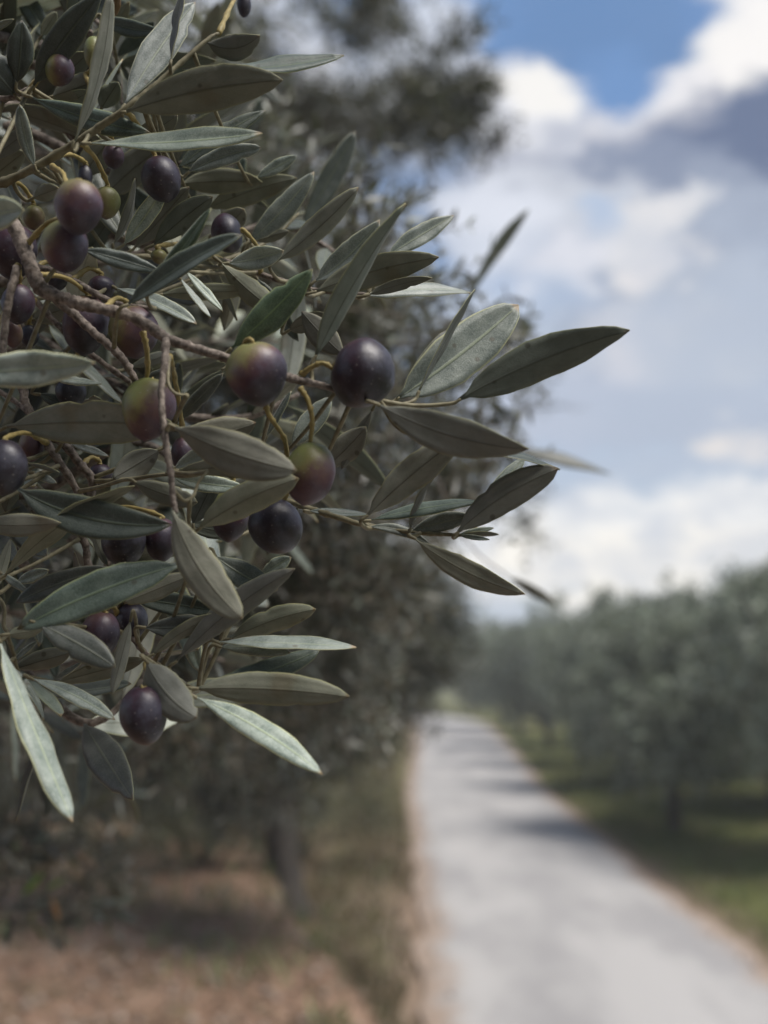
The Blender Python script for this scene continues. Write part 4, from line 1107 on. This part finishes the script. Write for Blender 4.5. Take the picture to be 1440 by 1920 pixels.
# shoots deeper in the same tree, in the shade behind the fruiting branches
UNIT = []
for k in range(10):
    rk = np.random.default_rng(700 + k)
    # unit leaf: runs 0.05 m along X with its upper face to +Z, built around the camera-free frame
    keep = CAMV.copy(); CAMV[:] = (.025, 0, 5.0)
    UNIT.append(leaf_geometry(np.zeros(3), np.array((.05, 0, 0)), .0105, True, rk.uniform(-.05, .05), rk.uniform(-.05, .15), rk, twist=rk.uniform(-.5, .5)))
    CAMV[:] = keep
SH = [  # start px, end px, depth mm at both ends
 (-200, 60, 520, 330, -40, 560), (-200, 200, 500, 420, 90, 560), (-200, 420, 480, 400, 250, 520), (-200, 480, 470, 260, 420, 480), (-200, 560, 520, 480, 420, 560),
 (-200, 620, 500, 330, 560, 520), (-200, 760, 480, 300, 660, 520), (-200, 830, 460, 420, 900, 500), (-200, 900, 520, 260, 800, 520), (-200, 1000, 470, 360, 1010, 480),
 (-200, 1050, 500, 470, 1090, 520), (-200, 1120, 470, 200, 1130, 480), (-200, 1180, 500, 420, 1240, 520), (-200, 1200, 540, 190, 1400, 560), (-200, -60, 480, 200, -40, 480), (-200, 340, 560, 260, 180, 560),
 (-200, 700, 620, 520, 640, 640), (-200, 300, 640, 470, 300, 660), (-200, 950, 620, 520, 980, 640), (-200, 100, 650, 300, 230, 650),
 (-200, 240, 400, 360, 300, 392), (-200, 540, 390, 380, 470, 398), (-200, 620, 405, 260, 740, 395), (-200, 150, 405, 250, 120, 410), (100, 640, 420, 560, 740, 410), (-200, 860, 400, 420, 960, 392), (-200, 980, 405, 330, 1090, 400), (-200, 1230, 400, 330, 1190, 396), (150, 420, 430, 640, 480, 430), (200, 900, 430, 560, 860, 430),
 (-200, 260, 385, 170, 300, 372), (-200, 640, 385, 180, 590, 378), (-200, 800, 390, 190, 800, 382), (-200, 1080, 385, 230, 1020, 378), (-200, 30, 385, 170, 60, 378)]
SHL = ['behind the twig in the top left corner', 'behind the broad leaf below the slender upper branch', 'behind the stacked purple olives', 'just behind where the thick branch enters',
       'behind the sheaf of upright leaves', 'behind the bend of the thick branch', 'under the slanting inner twigs', 'behind the olive crossed by the vertical twig',
       'above the blue-black olive at the left edge', 'behind the black-purple olive under the long dark leaf', 'behind the long dark leaf crossing the lower left', 'behind the maroon olive at lower left',
       'behind the lowest hanging olive', 'drooping lowest, beside the long silvery leaf', 'at the very top left edge', 'behind the slender upper branch', 'deep in the shade behind the middle of the thick branch',
       'deep in the shade behind the upper leaves', 'deep in the shade behind the blue-black olive in the middle', 'deep in the shade behind the top left leaves',
       'running level just under the slender upper branch', 'rising behind the crossing of the two narrow pale leaves', 'sloping down behind the green olive at left', 'level behind the small all-green olive', 'behind the pair of large round olives',
       'sloping down to the half-hidden tan and purple olive', 'behind the long dark teal leaf', 'level behind the blunt grey leaf at lower left', 'behind the sheaf, pointing to the sky at right', 'behind the yellow-green and reddish olive',
       'crossing behind the uppermost stacked olive', 'behind the thin vertical twig at the left edge', 'crossing behind the small black olive among twigs', 'behind the black-purple and brownish olives at lower left', 'across the top left corner behind the dark fan of leaves']
for si, (x0, y0, d0, x1, y1, d1) in enumerate(SH):
    rk = np.random.default_rng(800 + si)
    A, B = P(x0, y0, d0 / 1000), P(x1, y1, d1 / 1000)
    s = spline([A, A * .6 + B * .4 + UPV * rk.normal() * .012, A * .25 + B * .75 + UPV * rk.normal() * .01 + FWD * rk.normal() * .02, B], 8)
    root = empty('olive_branch', A)
    tag(root, 'shaded leafy olive shoot ' + SHL[si], 'branch', 'shaded shoots behind the fruiting branches')
    link('twig', tubes_mesh('twig', [(s, np.linspace(.0028, .0009, len(s)))], M['bark_twig'], 8, .06, si, A), root)
    d = norm(np.gradient(s, axis=0))
    total = np.linalg.norm(B - A); npairs = int(total / (.013 if d0 > 440 else .017))
    q0 = norm(np.cross(d[0], rk.normal(size=3)))
    for k in range(npairs):
        f = .12 + .88 * (k + .5) / npairs; i = min(int(f * (len(s) - 1)), len(s) - 2)
        base = s[i] * (1 - (f * (len(s) - 1) - i)) + s[i + 1] * (f * (len(s) - 1) - i)
        q = q0 if k % 2 else np.cross(d[i], q0)
        for sg in (-1, 1):
            a = norm(d[i] * rk.uniform(.35, 1.0) + q * sg * .9 + rk.normal(size=3) * .2)
            nn = np.array((0, 0, .8)) + rk.normal(size=3) * .5
            o = link('leaf', UNIT[rk.integers(10)], root)
            o.matrix_local = orient(a, nn, base - A, rk.uniform(.65, 1.15))
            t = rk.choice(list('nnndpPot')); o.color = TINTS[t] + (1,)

# suckers low at the left edge, farther off
SUCK = [(-220, 1560, 1150, 250, 1480, 1200), (-220, 1640, 1150, 230, 1700, 1180), (-220, 1600, 1100, 150, 1590, 1120), (-220, 1400, 1200, 200, 1370, 1250), (-220, 1690, 1180, 130, 1740, 1200), (-220, 1500, 1250, 90, 1450, 1260)]
root = empty('olive_shoot', P(-220, 1600, 1.15))
tag(root, 'blurred low olive sucker at the left edge with a yellow-green and an orange leaf', 'shoot')
for si, (x0, y0, d0, x1, y1, d1) in enumerate(SUCK):
    rk = np.random.default_rng(900 + si)
    org = P(-220, 1600, 1.15)
    A, B = P(x0, y0, d0 / 1000), P(x1, y1, d1 / 1000)
    s = spline([org, A * .8 + B * .2 + UPV * rk.normal() * .02, A * .3 + B * .7 + UPV * rk.normal() * .02, B], 8)
    link('twig', tubes_mesh('twig', [(s, np.linspace(.003, .0011, len(s)))], M['bark_twig'], 8, .06, si, org), root)
    d = norm(np.gradient(s, axis=0)); q0 = norm(np.cross(d[0], rk.normal(size=3)))
    npairs = int(np.linalg.norm(B - A) / .017)
    for k in range(npairs):
        f = .2 + .8 * (k + .5) / npairs; i = min(int(f * (len(s) - 1)), len(s) - 2)
        base = s[i]; q = q0 if k % 2 else np.cross(d[i], q0)
        for sg in (-1, 1):
            a = norm(d[i] * rk.uniform(.4, 1.0) + q * sg * .9 + rk.normal(size=3) * .2)
            o = link('leaf', UNIT[rk.integers(10)], root)
            o.matrix_local = orient(a, np.array((0, 0, .8)) + rk.normal(size=3) * .5, base - org, rk.uniform(.45, .8))
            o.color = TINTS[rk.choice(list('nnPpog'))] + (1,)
for (x0, y0, x1, y1, c) in ((40, 1680, 82, 1636, (2.6, 3.5, 1.0)), (95, 1680, 112, 1726, (4.2, 2.0, 1.0)), (85, 1668, 122, 1648, (2.2, 2.8, 1.0))):
    A, B = P(x0, y0, 1.03), P(x1, y1, 1.03)
    o = link('leaf', UNIT[3], root); o.matrix_local = orient(B - A, np.array((.3, -.7, .6)), A - org, np.linalg.norm(B - A) / .05); o.color = c + (1,)


# ------------------------------------------------------------------ thin haze over the grove
hz = bpy.data.materials.new('haze'); hz.use_nodes = True; hz.node_tree.nodes.clear()
ho = hz.node_tree.nodes.new('ShaderNodeOutputMaterial'); hv = hz.node_tree.nodes.new('ShaderNodeVolumePrincipled')
hv.inputs['Color'].default_value = (.95, .96, 1, 1); hv.inputs['Density'].default_value = .003; hv.inputs['Anisotropy'].default_value = .0
hz.node_tree.links.new(hv.outputs[0], ho.inputs['Volume'])
hx, hy0, hy1, hz0, hz1 = 920, -920, 920, -2.0, 9.0
hverts = [(x, y, z) for z in (hz0, hz1) for y in (hy0, hy1) for x in (-hx, hx)]
hf = [(0, 2, 3, 1), (4, 5, 7, 6), (0, 1, 5, 4), (2, 6, 7, 3), (0, 4, 6, 2), (1, 3, 7, 5)]
tag(link('haze', mesh_np('haze', hverts, np.array(hf), hz, smooth=False)), 'thin pale haze between the far olive trees', kind='stuff')
